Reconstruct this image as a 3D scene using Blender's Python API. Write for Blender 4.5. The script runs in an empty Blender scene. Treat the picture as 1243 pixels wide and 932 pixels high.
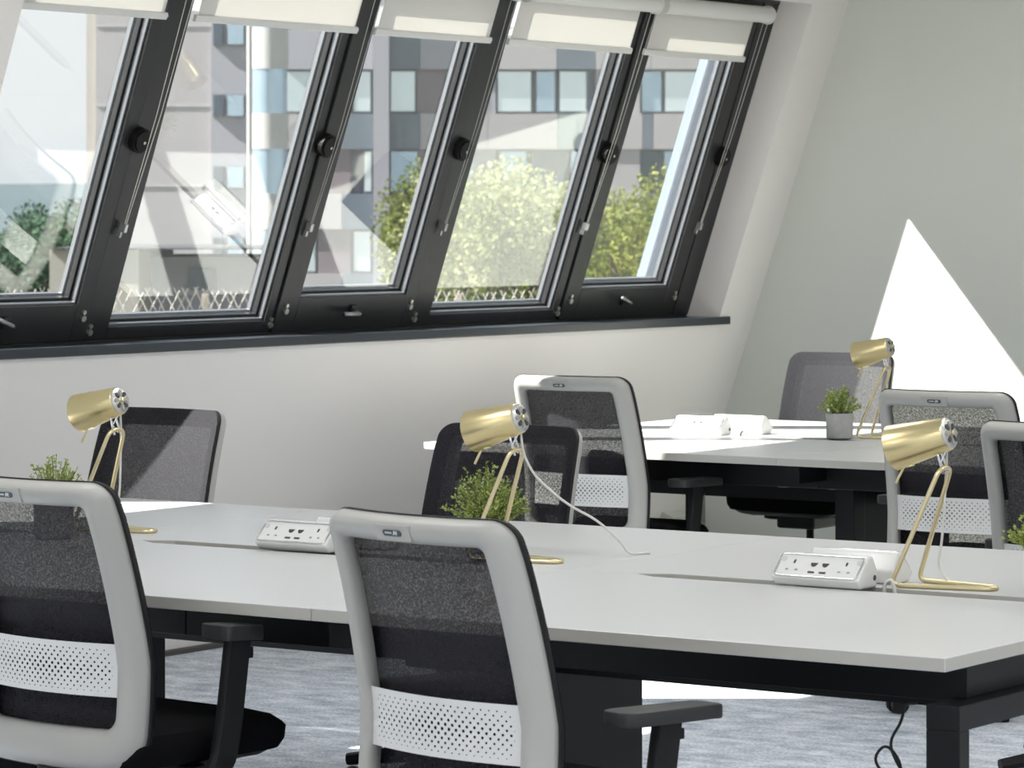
import bpy, bmesh, math, random
from mathutils import Vector, Matrix
random.seed(7)
scn = bpy.context.scene
col = scn.collection

# ------------------------------------------------------------------ camera, light, exposure
FPX, CX, HY, CAM_H = 4217.0, 621.5, 266.0, 1.5
YAW = math.radians(34.13)                      # view turned from +Y towards -X
FWD = Vector((-math.sin(YAW), math.cos(YAW), 0))
RGT = Vector((math.cos(YAW), math.sin(YAW), 0))
cam_d = bpy.data.cameras.new('camera')
cam = bpy.data.objects.new('camera', cam_d); col.objects.link(cam)
cam.location = (0, 0, CAM_H)
cam.rotation_euler = (math.radians(90), 0, YAW)
cam_d.sensor_width = 36.0
cam_d.lens = 36.0 * FPX / 1243.0
cam_d.shift_y = -(466.0 - HY) / 1243.0
cam_d.clip_end = 6000
cam_d.dof.use_dof = True
cam_d.dof.focus_distance = 8.2
cam_d.dof.aperture_fstop = 16.0
scn.camera = cam

scn.view_settings.view_transform = 'Standard'
scn.view_settings.look = 'None'
scn.view_settings.exposure = 0.0
scn.view_settings.gamma = 1.0
scn.view_settings.use_curve_mapping = False

world = bpy.data.worlds.new('sky'); scn.world = world; world.use_nodes = True
wn, wl = world.node_tree.nodes, world.node_tree.links
wn.clear()
w_out = wn.new('ShaderNodeOutputWorld'); w_bg = wn.new('ShaderNodeBackground')
w_tc = wn.new('ShaderNodeTexCoord'); w_sep = wn.new('ShaderNodeSeparateXYZ')
w_ramp = wn.new('ShaderNodeValToRGB'); w_noise = wn.new('ShaderNodeTexNoise'); w_cr = wn.new('ShaderNodeValToRGB')
w_mix = wn.new('ShaderNodeMix'); w_mix.data_type = 'RGBA'
w_ramp.color_ramp.elements[0].position = 0.0; w_ramp.color_ramp.elements[0].color = (0.76, 0.86, 0.94, 1)
w_ramp.color_ramp.elements[1].position = 0.7; w_ramp.color_ramp.elements[1].color = (0.42, 0.62, 0.90, 1)
w_noise.inputs['Scale'].default_value = 9.0; w_noise.inputs['Detail'].default_value = 6
w_cr.color_ramp.elements[0].position = 0.42; w_cr.color_ramp.elements[1].position = 0.62
wl.new(w_tc.outputs['Generated'], w_sep.inputs[0]); wl.new(w_sep.outputs['Z'], w_ramp.inputs[0])
wl.new(w_tc.outputs['Generated'], w_noise.inputs['Vector']); wl.new(w_noise.outputs['Fac'], w_cr.inputs[0])
wl.new(w_cr.outputs[0], w_mix.inputs[0]); wl.new(w_ramp.outputs[0], w_mix.inputs[6])
w_mix.inputs[7].default_value = (0.93, 0.95, 0.97, 1)
wl.new(w_mix.outputs[2], w_bg.inputs[0]); w_bg.inputs[1].default_value = 1.05
wl.new(w_bg.outputs[0], w_out.inputs[0])

SUN = Vector((0.49, 0.46, -0.605)).normalized()  # direction the sunlight travels
sun_d = bpy.data.lights.new('sun', 'SUN'); sun_d.energy = 22.0; sun_d.angle = 0.0093; sun_d.color = (1.0, 0.965, 0.90)
sun = bpy.data.objects.new('sun', sun_d); col.objects.link(sun)
sun.rotation_euler = SUN.to_track_quat('-Z', 'Y').to_euler(); sun.location = (-20, -10, 30)

CEIL_Z = 2.72
FILL_W = 17.0  # power of the unseen area lights added under the ceiling as room fill
def fill_light_source(x, y):
    d = bpy.data.lights.new('added_fill_light', 'AREA'); d.shape = 'SQUARE'; d.size = 0.56; d.energy = FILL_W; d.color = (1.0, 0.98, 0.95)
    o = bpy.data.objects.new('added_fill_light', d); col.objects.link(o); o.location = (x, y, CEIL_Z - 0.03)
    return o
FILL_SPOTS = [(x, y) for y in (0.0, 2.6, 5.2, 7.8, 10.4) for x in (-4.6, -2.0, 0.8)]
for p in FILL_SPOTS: fill_light_source(*p)

# ------------------------------------------------------------------ materials
MATS = {}
def principled(name, color, rough=0.5, metal=0.0, noise=0.0, nscale=30.0, bump=0.0, bscale=200.0, spec=0.5, stretch=(1, 1, 1), trans=0.0):
    if name in MATS: return MATS[name]
    m = bpy.data.materials.new(name); m.use_nodes = True; MATS[name] = m
    n, l = m.node_tree.nodes, m.node_tree.links
    b = n['Principled BSDF']
    b.inputs['Base Color'].default_value = (*color, 1); b.inputs['Roughness'].default_value = rough
    b.inputs['Metallic'].default_value = metal; b.inputs['Specular IOR Level'].default_value = spec
    tc = n.new('ShaderNodeTexCoord'); mp = n.new('ShaderNodeMapping'); mp.inputs['Scale'].default_value = stretch
    l.new(tc.outputs['Object'], mp.inputs[0])
    if noise > 0:
        t = n.new('ShaderNodeTexNoise'); t.inputs['Scale'].default_value = nscale; t.inputs['Detail'].default_value = 4
        mx = n.new('ShaderNodeMix'); mx.data_type = 'RGBA'
        l.new(mp.outputs[0], t.inputs['Vector']); l.new(t.outputs['Fac'], mx.inputs[0])
        mx.inputs[6].default_value = (*[c * (1 - noise) for c in color], 1); mx.inputs[7].default_value = (*[min(1, c * (1 + noise)) for c in color], 1)
        l.new(mx.outputs[2], b.inputs['Base Color'])
    if bump > 0:
        t = n.new('ShaderNodeTexNoise'); t.inputs['Scale'].default_value = bscale; t.inputs['Detail'].default_value = 3
        bp = n.new('ShaderNodeBump'); bp.inputs['Strength'].default_value = bump; bp.inputs['Distance'].default_value = 0.002
        l.new(mp.outputs[0], t.inputs['Vector']); l.new(t.outputs['Fac'], bp.inputs['Height']); l.new(bp.outputs[0], b.inputs['Normal'])
    return m

M_SLOPE = principled('slope_plaster', (0.85, 0.82, 0.795), 0.8, noise=0.02, nscale=3, bump=0.05, bscale=60)
M_WHITE_WALL = principled('white_plaster', (0.80, 0.79, 0.77), 0.8, noise=0.02, nscale=3)
M_GABLE = principled('sage_plaster', (0.69, 0.705, 0.66), 0.8, noise=0.025, nscale=2.5, bump=0.05, bscale=60)
M_CEIL = principled('ceiling_paint', (0.82, 0.82, 0.81), 0.85, noise=0.01)
M_BLACKFRAME = principled('black_window_paint', (0.018, 0.019, 0.021), 0.42, noise=0.25, nscale=60, stretch=(1, 1, 0.1))
M_BEAD = principled('silver_glazing_bead', (0.22, 0.23, 0.25), 0.35, metal=0.6, noise=0.05)
M_SILL = principled('dark_sill_board', (0.030, 0.036, 0.046), 0.32, noise=0.15, nscale=20)
M_CHROME = principled('chrome', (0.72, 0.72, 0.73), 0.12, metal=1.0, noise=0.03)
M_SILVER = principled('brushed_silver', (0.62, 0.61, 0.57), 0.35, metal=0.9, noise=0.05)
M_BLACKMETAL = principled('black_powder_coat', (0.006, 0.0065, 0.0075), 0.4, spec=0.25, noise=0.2, nscale=150, bump=0.03, bscale=600)
M_BLACKPLASTIC = principled('black_plastic', (0.008, 0.008, 0.009), 0.5, spec=0.3, noise=0.2, nscale=200, bump=0.08, bscale=700)
M_ARMPAD = principled('arm_pad_rubber', (0.02, 0.02, 0.021), 0.55, noise=0.2, nscale=200, bump=0.08, bscale=700)
M_SEAT = principled('black_seat_fabric', (0.006, 0.006, 0.007), 0.95, noise=0.35, nscale=500, bump=0.3, bscale=900, spec=0.1)
M_SHELL = principled('light_grey_shell', (0.43, 0.425, 0.405), 0.45, noise=0.015, nscale=40)
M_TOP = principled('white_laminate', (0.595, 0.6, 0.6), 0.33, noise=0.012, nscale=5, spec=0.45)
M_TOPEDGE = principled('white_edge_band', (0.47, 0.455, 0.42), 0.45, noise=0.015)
M_BRASS = principled('brushed_brass', (0.72, 0.61, 0.34), 0.30, metal=1.0, noise=0.06, nscale=90, stretch=(0.2, 4, 4))
M_BRASS_ROD = principled('brass_rod', (0.76, 0.66, 0.41), 0.30, metal=1.0, noise=0.04)
M_CLEARCABLE = principled('white_cable', (0.70, 0.69, 0.66), 0.4, noise=0.03)
M_MODULE = principled('module_white', (0.78, 0.78, 0.77), 0.25, noise=0.01)
M_DARKSOCK = principled('socket_dark', (0.05, 0.05, 0.055), 0.5, noise=0.1)
M_GREYSOCK = principled('socket_grey', (0.36, 0.36, 0.36), 0.5, noise=0.05)
M_CONCRETE = principled('concrete_pot', (0.38, 0.38, 0.375), 0.85, noise=0.18, nscale=45, bump=0.3, bscale=160)
M_SOIL = principled('soil', (0.05, 0.035, 0.025), 0.95, noise=0.4, nscale=90)
M_STEM = principled('plant_stem', (0.12, 0.16, 0.04), 0.7, noise=0.2)
M_TAG = principled('plant_tag', (0.82, 0.82, 0.80), 0.5, noise=0.02)
M_BADGE = principled('badge_slate', (0.045, 0.06, 0.062), 0.4, noise=0.05)
M_BADGE_PALE = principled('badge_pale_slate', (0.16, 0.21, 0.23), 0.4, noise=0.05)
M_BADGE_TXT = principled('badge_print', (0.62, 0.66, 0.70), 0.4, noise=0.02)
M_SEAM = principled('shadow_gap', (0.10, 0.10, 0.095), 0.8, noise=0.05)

def new_nodes(name):
    m = bpy.data.materials.new(name); m.use_nodes = True; MATS[name] = m
    n, l = m.node_tree.nodes, m.node_tree.links; n.clear()
    return m, n, l, n.new('ShaderNodeOutputMaterial')

def make_glass(name, refl=2.2, tint=(0.965, 0.98, 0.975)):
    m, n, l, out = new_nodes(name)
    tr = n.new('ShaderNodeBsdfTransparent'); tr.inputs[0].default_value = (*tint, 1)
    gl = n.new('ShaderNodeBsdfGlossy'); gl.inputs['Roughness'].default_value = 0.004; gl.inputs[0].default_value = (1, 1, 1, 1)
    lw = n.new('ShaderNodeLayerWeight'); lw.inputs[0].default_value = 0.5     # Schlick reflectance of each surface
    pw = n.new('ShaderNodeMath'); pw.operation = 'POWER'; pw.inputs[1].default_value = 5.0; l.new(lw.outputs['Facing'], pw.inputs[0])
    fr = n.new('ShaderNodeMath'); fr.operation = 'MULTIPLY_ADD'; fr.inputs[1].default_value = 0.96; fr.inputs[2].default_value = 0.04; l.new(pw.outputs[0], fr.inputs[0])
    mu = n.new('ShaderNodeMath'); mu.operation = 'MULTIPLY'; mu.inputs[1].default_value = refl; mu.use_clamp = True
    tc = n.new('ShaderNodeTexCoord'); ns = n.new('ShaderNodeTexNoise'); ns.inputs['Scale'].default_value = 6.0
    mr = n.new('ShaderNodeMapRange'); mr.inputs[1].default_value = 0; mr.inputs[2].default_value = 1; mr.inputs[3].default_value = 0.94; mr.inputs[4].default_value = 1.0
    mx = n.new('ShaderNodeMixShader')
    l.new(tc.outputs['Object'], ns.inputs['Vector']); l.new(ns.outputs['Fac'], mr.inputs[0])
    m2 = n.new('ShaderNodeMath'); m2.operation = 'MULTIPLY'
    l.new(fr.outputs[0], mu.inputs[0]); l.new(mu.outputs[0], m2.inputs[0]); l.new(mr.outputs[0], m2.inputs[1])
    l.new(m2.outputs[0], mx.inputs[0]); l.new(tr.outputs[0], mx.inputs[1]); l.new(gl.outputs[0], mx.inputs[2])
    l.new(mx.outputs[0], out.inputs[0])
    return m
M_GLASS = make_glass('window_glass')

def make_mesh_fabric():
    m, n, l, out = new_nodes('chair_mesh_fabric')
    tr = n.new('ShaderNodeBsdfTransparent'); df = n.new('ShaderNodeBsdfPrincipled'); mx = n.new('ShaderNodeMixShader')
    df.inputs['Base Color'].default_value = (0.025, 0.024, 0.029, 1); df.inputs['Roughness'].default_value = 0.75; df.inputs['Specular IOR Level'].default_value = 0.15
    tc = n.new('ShaderNodeTexCoord'); ns = n.new('ShaderNodeTexNoise'); ns.inputs['Scale'].default_value = 260; ns.inputs['Detail'].default_value = 2
    mr = n.new('ShaderNodeMapRange'); mr.inputs[1].default_value = 0.3; mr.inputs[2].default_value = 0.7; mr.inputs[3].default_value = 0.985; mr.inputs[4].default_value = 0.83
    l.new(tc.outputs['Object'], ns.inputs['Vector']); l.new(ns.outputs['Fac'], mr.inputs[0]); l.new(mr.outputs[0], mx.inputs[0])
    l.new(tr.outputs[0], mx.inputs[1]); l.new(df.outputs[0], mx.inputs[2]); l.new(mx.outputs[0], out.inputs[0])
    return m
M_MESH = make_mesh_fabric()

def make_perforated():
    """white lumbar plastic with staggered round perforations (object space x / z)"""
    m, n, l, out = new_nodes('perforated_lumbar')
    tc = n.new('ShaderNodeTexCoord'); sp = n.new('ShaderNodeSeparateXYZ'); l.new(tc.outputs['Object'], sp.inputs[0])
    def math_(op, a, b=None):
        k = n.new('ShaderNodeMath'); k.operation = op
        for i, v in enumerate((a, b)):
            if v is None: continue
            if isinstance(v, (int, float)): k.inputs[i].default_value = v
            else: l.new(v, k.inputs[i])
        return k.outputs[0]
    P = 0.0118
    u = math_('ADD', sp.outputs['X'], sp.outputs['Z']); v = math_('SUBTRACT', sp.outputs['X'], sp.outputs['Z'])
    def cell(a): return math_('SUBTRACT', math_('FRACT', math_('DIVIDE', a, P * 1.4)), 0.5)
    cu, cv = cell(u), cell(v)
    d = math_('SQRT', math_('ADD', math_('MULTIPLY', cu, cu), math_('MULTIPLY', cv, cv)))
    # holes are larger in the middle of the band and fade to its edges
    zz = math_('ABSOLUTE', math_('SUBTRACT', sp.outputs['Z'], 0.588))
    xx = math_('ABSOLUTE', sp.outputs['X'])
    rad = math_('SUBTRACT', math_('SUBTRACT', 0.29, math_('MULTIPLY', zz, 2.6)), math_('MULTIPLY', xx, 0.45))
    inside = math_('LESS_THAN', d, rad)
    lim = math_('LESS_THAN', zz, 0.043)
    lim = math_('MULTIPLY', lim, math_('LESS_THAN', xx, 0.172))
    hole = math_('MULTIPLY', inside, lim)
    b = n.new('ShaderNodeBsdfPrincipled'); b.inputs['Base Color'].default_value = (0.74, 0.74, 0.73, 1); b.inputs['Roughness'].default_value = 0.45
    tr = n.new('ShaderNodeBsdfTransparent'); mx = n.new('ShaderNodeMixShader')
    l.new(hole, mx.inputs[0]); l.new(b.outputs[0], mx.inputs[1]); l.new(tr.outputs[0], mx.inputs[2]); l.new(mx.outputs[0], out.inputs[0])
    return m
M_LUMBAR = make_perforated()

def make_blind():
    m, n, l, out = new_nodes('blind_fabric')
    df = n.new('ShaderNodeBsdfDiffuse'); tl = n.new('ShaderNodeBsdfTranslucent'); mx = n.new('ShaderNodeMixShader'); mx.inputs[0].default_value = 0.3
    tc = n.new('ShaderNodeTexCoord'); ns = n.new('ShaderNodeTexNoise'); ns.inputs['Scale'].default_value = 300
    cm = n.new('ShaderNodeMix'); cm.data_type = 'RGBA'; cm.inputs[6].default_value = (0.84, 0.825, 0.795, 1); cm.inputs[7].default_value = (0.86, 0.845, 0.815, 1)
    l.new(tc.outputs['Object'], ns.inputs['Vector']); l.new(ns.outputs['Fac'], cm.inputs[0])
    l.new(cm.outputs[2], df.inputs[0]); l.new(cm.outputs[2], tl.inputs[0])
    l.new(df.outputs[0], mx.inputs[1]); l.new(tl.outputs[0], mx.inputs[2]); l.new(mx.outputs[0], out.inputs[0])
    return m
M_BLIND = make_blind()
M_BLINDBAR = principled('blind_white_metal', (0.74, 0.735, 0.71), 0.4, noise=0.01)

def make_carpet():
    m = principled('carpet', (0.3, 0.33, 0.38), 0.95, spec=0.05)
    n, l = m.node_tree.nodes, m.node_tree.links; b = n['Principled BSDF']
    tc = n.new('ShaderNodeTexCoord'); mp = n.new('ShaderNodeMapping'); mp.inputs['Scale'].default_value = (1.0, 1.7, 1)
    n1 = n.new('ShaderNodeTexNoise'); n1.inputs['Scale'].default_value = 7; n1.inputs['Detail'].default_value = 8; n1.inputs['Roughness'].default_value = 0.72
    n2 = n.new('ShaderNodeTexNoise'); n2.inputs['Scale'].default_value = 90; n2.inputs['Detail'].default_value = 2
    cr = n.new('ShaderNodeValToRGB'); e = cr.color_ramp.elements
    e[0].position = 0.34; e[0].color = (0.36, 0.40, 0.47, 1); e[1].position = 0.66; e[1].color = (0.82, 0.86, 0.92, 1)
    ad = n.new('ShaderNodeMath'); ad.operation = 'MULTIPLY_ADD'; ad.inputs[1].default_value = 0.7
    sb = n.new('ShaderNodeMath'); sb.operation = 'SUBTRACT'; sb.inputs[1].default_value = 0.35
    l.new(tc.outputs['Object'], mp.inputs[0]); l.new(mp.outputs[0], n1.inputs['Vector']); l.new(mp.outputs[0], n2.inputs['Vector'])
    l.new(n2.outputs['Fac'], ad.inputs[0]); l.new(n1.outputs['Fac'], ad.inputs[2]); l.new(ad.outputs[0], sb.inputs[0]); l.new(sb.outputs[0], cr.inputs[0])
    l.new(cr.outputs[0], b.inputs['Base Color'])
    bp = n.new('ShaderNodeBump'); bp.inputs['Strength'].default_value = 0.4; bp.inputs['Distance'].default_value = 0.004
    l.new(n2.outputs['Fac'], bp.inputs['Height']); l.new(bp.outputs[0], b.inputs['Normal'])
    return m
M_CARPET = make_carpet()

def make_leaf(name, c1, c2, nscale=14.0, trans=0.35):
    m, n, l, out = new_nodes(name)
    df = n.new('ShaderNodeBsdfDiffuse'); tl = n.new('ShaderNodeBsdfTranslucent'); mx = n.new('ShaderNodeMixShader'); mx.inputs[0].default_value = trans
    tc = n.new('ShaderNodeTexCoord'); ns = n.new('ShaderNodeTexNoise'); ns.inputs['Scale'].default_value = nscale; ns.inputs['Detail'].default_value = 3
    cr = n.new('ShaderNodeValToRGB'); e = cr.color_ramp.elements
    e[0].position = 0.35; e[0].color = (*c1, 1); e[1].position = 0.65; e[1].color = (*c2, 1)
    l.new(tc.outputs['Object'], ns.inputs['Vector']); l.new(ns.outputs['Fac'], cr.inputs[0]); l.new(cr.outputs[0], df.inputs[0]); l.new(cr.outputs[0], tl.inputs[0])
    l.new(df.outputs[0], mx.inputs[1]); l.new(tl.outputs[0], mx.inputs[2]); l.new(mx.outputs[0], out.inputs[0])
    return m
M_LEAF = make_leaf('desk_plant_leaf', (0.19, 0.26, 0.05), (0.58, 0.66, 0.26), 60)
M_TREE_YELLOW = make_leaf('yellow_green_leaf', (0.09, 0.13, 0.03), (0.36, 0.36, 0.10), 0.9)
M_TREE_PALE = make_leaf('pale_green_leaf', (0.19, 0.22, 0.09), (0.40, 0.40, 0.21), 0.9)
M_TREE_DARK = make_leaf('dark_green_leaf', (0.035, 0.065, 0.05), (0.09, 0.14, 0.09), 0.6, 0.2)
M_HEDGE = make_leaf('hedge_leaf', (0.08, 0.10, 0.025), (0.19, 0.22, 0.07), 1.5)

# ------------------------------------------------------------------ mesh helpers
class MB:
    """collects vertices and faces of one mesh"""
    def __init__(self): self.v = []; self.f = []; self.mi = []
    def add(self, verts, faces, mat=0):
        k = len(self.v); self.v += [tuple(p) for p in verts]
        self.f += [tuple(i + k for i in q) for q in faces]; self.mi += [mat] * len(faces)
    def box(self, x0, x1, y0, y1, z0, z1, xf=None, mat=0):
        p = [Vector((x, y, z)) for z in (z0, z1) for y in (y0, y1) for x in (x0, x1)]
        if xf: p = [xf(q) for q in p]
        self.add(p, [(0, 2, 3, 1), (4, 5, 7, 6), (0, 1, 5, 4), (2, 6, 7, 3), (0, 4, 6, 2), (1, 3, 7, 5)], mat)
    def tube(self, pts, r, seg=8, closed=False, cap=True, radii=None, mat=0):
        pts = [Vector(p) for p in pts]; n = len(pts); rings = []
        def tang(i):
            a = pts[(i - 1) % n] if (closed or i > 0) else pts[i]
            b = pts[(i + 1) % n] if (closed or i < n - 1) else pts[i]
            t = b - a
            return t.normalized() if t.length > 1e-9 else Vector((0, 0, 1))
        t0 = tang(0); up = Vector((0, 0, 1)) if abs(t0.z) < 0.9 else Vector((1, 0, 0))
        nrm = t0.cross(up).normalized(); k0 = len(self.v); prev = t0
        for i in range(n):
            t = tang(i); ax = prev.cross(t)
            if ax.length > 1e-7: nrm = Matrix.Rotation(prev.angle(t), 3, ax.normalized()) @ nrm
            nrm = (nrm - t * nrm.dot(t)).normalized(); prev = t; bi = t.cross(nrm)
            rr = radii[i] if radii else r
            self.v += [tuple(pts[i] + (nrm * math.cos(a) + bi * math.sin(a)) * rr) for a in [2 * math.pi * j / seg for j in range(seg)]]
        m = n if closed else n - 1
        for i in range(m):
            for j in range(seg):
                a = k0 + i * seg + j; b = k0 + i * seg + (j + 1) % seg
                c = k0 + ((i + 1) % n) * seg + (j + 1) % seg; d = k0 + ((i + 1) % n) * seg + j
                self.f.append((a, b, c, d)); self.mi.append(mat)
        if cap and not closed:
            self.f.append(tuple(k0 + j for j in range(seg))[::-1]); self.mi.append(mat)
            self.f.append(tuple(k0 + (n - 1) * seg + j for j in range(seg))); self.mi.append(mat)
    def lathe(self, prof, seg=24, xf=None, mat=0, cap0=True, cap1=True):
        k0 = len(self.v)
        for r, z in prof:
            for j in range(seg):
                a = 2 * math.pi * j / seg; p = Vector((r * math.cos(a), r * math.sin(a), z))
                self.v.append(tuple(xf(p) if xf else p))
        for i in range(len(prof) - 1):
            for j in range(seg):
                self.f.append((k0 + i * seg + j, k0 + i * seg + (j + 1) % seg, k0 + (i + 1) * seg + (j + 1) % seg, k0 + (i + 1) * seg + j)); self.mi.append(mat)
        if cap0: self.f.append(tuple(k0 + j for j in range(seg))[::-1]); self.mi.append(mat)
        if cap1: self.f.append(tuple(k0 + (len(prof) - 1) * seg + j for j in range(seg))); self.mi.append(mat)
    def prism(self, poly, lo, hi, xf, mat=0, side=None):
        """poly: list of (a, b); xf(a, b, c) -> point, extruded c from lo to hi"""
        n = len(poly); k = len(self.v)
        for c in (lo, hi): self.v += [tuple(xf(a, b, c)) for a, b in poly]
        self.f.append(tuple(range(k, k + n))[::-1]); self.f.append(tuple(range(k + n, k + 2 * n))); self.mi += [mat, mat]
        for i in range(n):
            j = (i + 1) % n; self.f.append((k + i, k + j, k + n + j, k + n + i)); self.mi.append(mat if side is None else side)
    def build(self, name, mats, parent=None, smooth=False, bevel=0.0, bseg=2, shift=None):
        me = bpy.data.meshes.new(name)
        vs = self.v if shift is None else [tuple(Vector(p) - shift) for p in self.v]
        me.from_pydata(vs, [], self.f); me.update()
        mats = mats if isinstance(mats, (list, tuple)) else [mats]
        for m in mats: me.materials.append(m)
        if len(mats) > 1:
            for p, i in zip(me.polygons, self.mi): p.material_index = i
        bm = bmesh.new(); bm.from_mesh(me)
        bmesh.ops.recalc_face_normals(bm, faces=bm.faces)
        if bevel > 0:
            es = [e for e in bm.edges if len(e.link_faces) == 2 and e.calc_face_angle(0) > 0.6]
            bmesh.ops.bevel(bm, geom=es, offset=bevel, segments=bseg, affect='EDGES', profile=0.6, clamp_overlap=True)
        bm.to_mesh(me); bm.free()
        if smooth:
            for p in me.polygons: p.use_smooth = True
            if smooth == 'auto':
                me.set_sharp_from_angle(angle=math.radians(40))
        o = bpy.data.objects.new(name, me); col.objects.link(o)
        if parent: o.parent = parent
        if shift is not None: o.location = shift
        return o

def fillet(pts, r, closed=False, seg=5):
    pts = [Vector(p) for p in pts]; n = len(pts); out = []
    for i in range(n):
        if not closed and i in (0, n - 1): out.append(pts[i]); continue
        a, b, c = pts[(i - 1) % n], pts[i], pts[(i + 1) % n]
        d1 = (a - b); d2 = (c - b); rr = min(r, d1.length * 0.45, d2.length * 0.45)
        p, q = b + d1.normalized() * rr, b + d2.normalized() * rr
        for k in range(seg + 1):
            t = k / seg; out.append(p * (1 - t) ** 2 + b * 2 * t * (1 - t) + q * t * t)
    return out

def tag(o, label=None, cat=None, group=None, kind=None):
    if label: o['label'] = label
    if cat: o['category'] = cat
    if group: o['group'] = group
    if kind: o['kind'] = kind
    return o
def thing(name, loc, rz, label, cat, group=None, kind=None):
    o = bpy.data.objects.new(name, None); o.empty_display_size = 0.1; col.objects.link(o)
    o.location = loc; o.rotation_euler = (0, 0, rz)
    return tag(o, label, cat, group, kind)
def copy_tree(o, parent=None, label=None):
    c = o.copy(); col.objects.link(c)
    if parent: c.parent = parent
    if label: c['label'] = label
    for ch in list(o.children): copy_tree(ch, c)
    return c
def struct(o): o['kind'] = 'structure'; return o

# ------------------------------------------------------------------ the room
X0 = -7.683                       # foot of the sloping window wall
TH = math.atan(0.3436)            # lean of that wall into the room
SV = Vector((math.sin(TH), 0, math.cos(TH))); NV = Vector((math.cos(TH), 0, -math.sin(TH)))
def W(y, s, n): return Vector((X0, y, 0)) + SV * s + NV * n       # wall coordinates: along, up the slope, into the room
def wbox(mb, y0, y1, s0, s1, n0, n1, mat=0): mb.box(y0, y1, s0, s1, n0, n1, xf=lambda q: W(q.x, q.y, q.z), mat=mat)
GY, BY, RX = 12.58, -2.2, 2.8     # gable wall, wall behind the camera, far side
S_TOP = CEIL_Z / math.cos(TH)
OP = (7.68, 12.35, 1.05, 2.505)  # window opening in wall coordinates
SHIFT2 = -4.97                    # the next opening along the same wall

mb = MB(); mb.box(X0 - 0.3, RX + 0.2, BY - 0.2, GY + 0.2, -0.2, 0); struct(mb.build('floor', M_CARPET))
mb = MB(); mb.box(-7.1, RX + 0.2, BY - 0.2, GY + 0.2, CEIL_Z, CEIL_Z + 0.15); struct(mb.build('ceiling', M_CEIL))
mb = MB()
ya = [BY - 0.2, OP[0] + SHIFT2, OP[1] + SHIFT2, OP[0], OP[1], GY + 0.2]
lowpoly = [(W(0, -0.1, -0.22).x, W(0, -0.1, -0.22).z), (W(0, -0.1, 0).x, W(0, -0.1, 0).z), (W(0, 1.0665 / math.cos(TH), 0).x, 1.0665), (W(0, (1.0665 - 0.22 * math.sin(TH)) / math.cos(TH), -0.22).x, 1.0665)]
mb.prism(lowpoly, ya[0], ya[5], lambda a, b, c: Vector((a, c, b)))
wbox(mb, ya[0], ya[5], OP[3], S_TOP + 0.1, -0.22, 0)
for a, b in ((0, 1), (2, 3), (4, 5)): wbox(mb, ya[a], ya[b], OP[2], OP[3], -0.22, -0.0004)
struct(mb.build('wall_window_side', M_SLOPE))
mb = MB(); gpoly = [(W(0, -0.1, -0.20).x, -0.1), (RX + 0.2, -0.1), (RX + 0.2, CEIL_Z + 0.1), (W(0, S_TOP + 0.15, -0.20).x, CEIL_Z + 0.1)]
mb.prism(gpoly, GY, GY + 0.2, lambda a, b, c: Vector((a, c, b))); struct(mb.build('wall_gable', M_GABLE))
# the other two walls, unseen, with tall openings added for sky fill
mb = MB()
mb.box(-7.7, RX + 0.2, BY - 0.2, BY, 0, 0.8); mb.box(-7.7, RX + 0.2, BY - 0.2, BY, 2.5, CEIL_Z)
for x0, x1 in ((-7.7, -6.2), (-4.0, -3.6), (-1.4, -1.0), (1.2, RX + 0.2)): mb.box(x0, x1, BY - 0.2, BY, 0.8, 2.5)
struct(mb.build('wall_rear', M_WHITE_WALL))
mb = MB()
mb.box(RX, RX + 0.2, BY, GY, 0, 0.8); mb.box(RX, RX + 0.2, BY, GY, 2.5, CEIL_Z)
for y0, y1 in ((BY, -1.2), (1.2, 1.6), (4.0, 4.4), (6.8, 7.2), (9.6, GY)): mb.box(RX, RX + 0.2, y0, y1, 0.8, 2.5)
struct(mb.build('wall_far_side', M_WHITE_WALL))
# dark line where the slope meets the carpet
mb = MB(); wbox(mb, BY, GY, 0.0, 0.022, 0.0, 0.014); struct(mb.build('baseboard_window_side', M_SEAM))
mb = MB(); mb.box(X0 + 0.06, RX, GY - 0.014, GY, 0, 0.09); struct(mb.build('baseboard_gable', M_GABLE))
# boxed-in pipe at the foot of the corner
mb = MB(); wbox(mb, 12.30, GY - 0.016, 0.03, 0.30, 0.0, 0.06)
struct(mb.build('trim_1', principled('boxing_paint', (0.60, 0.62, 0.57), 0.7, noise=0.02), bevel=0.004))

for i, (x, y) in enumerate(FILL_SPOTS):
    t = thing('fill_panel', (x, y, CEIL_Z), 0, 'added square fill light panel, unseen in the ceiling', 'light', 'added fill light panels')  # panel bodies added to go with the fill lights, out of view
    m_ = MB(); m_.box(-0.3, 0.3, -0.3, 0.3, -0.02, 0); fr = m_.build('fill_panel_frame', M_BLINDBAR, t)

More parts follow.
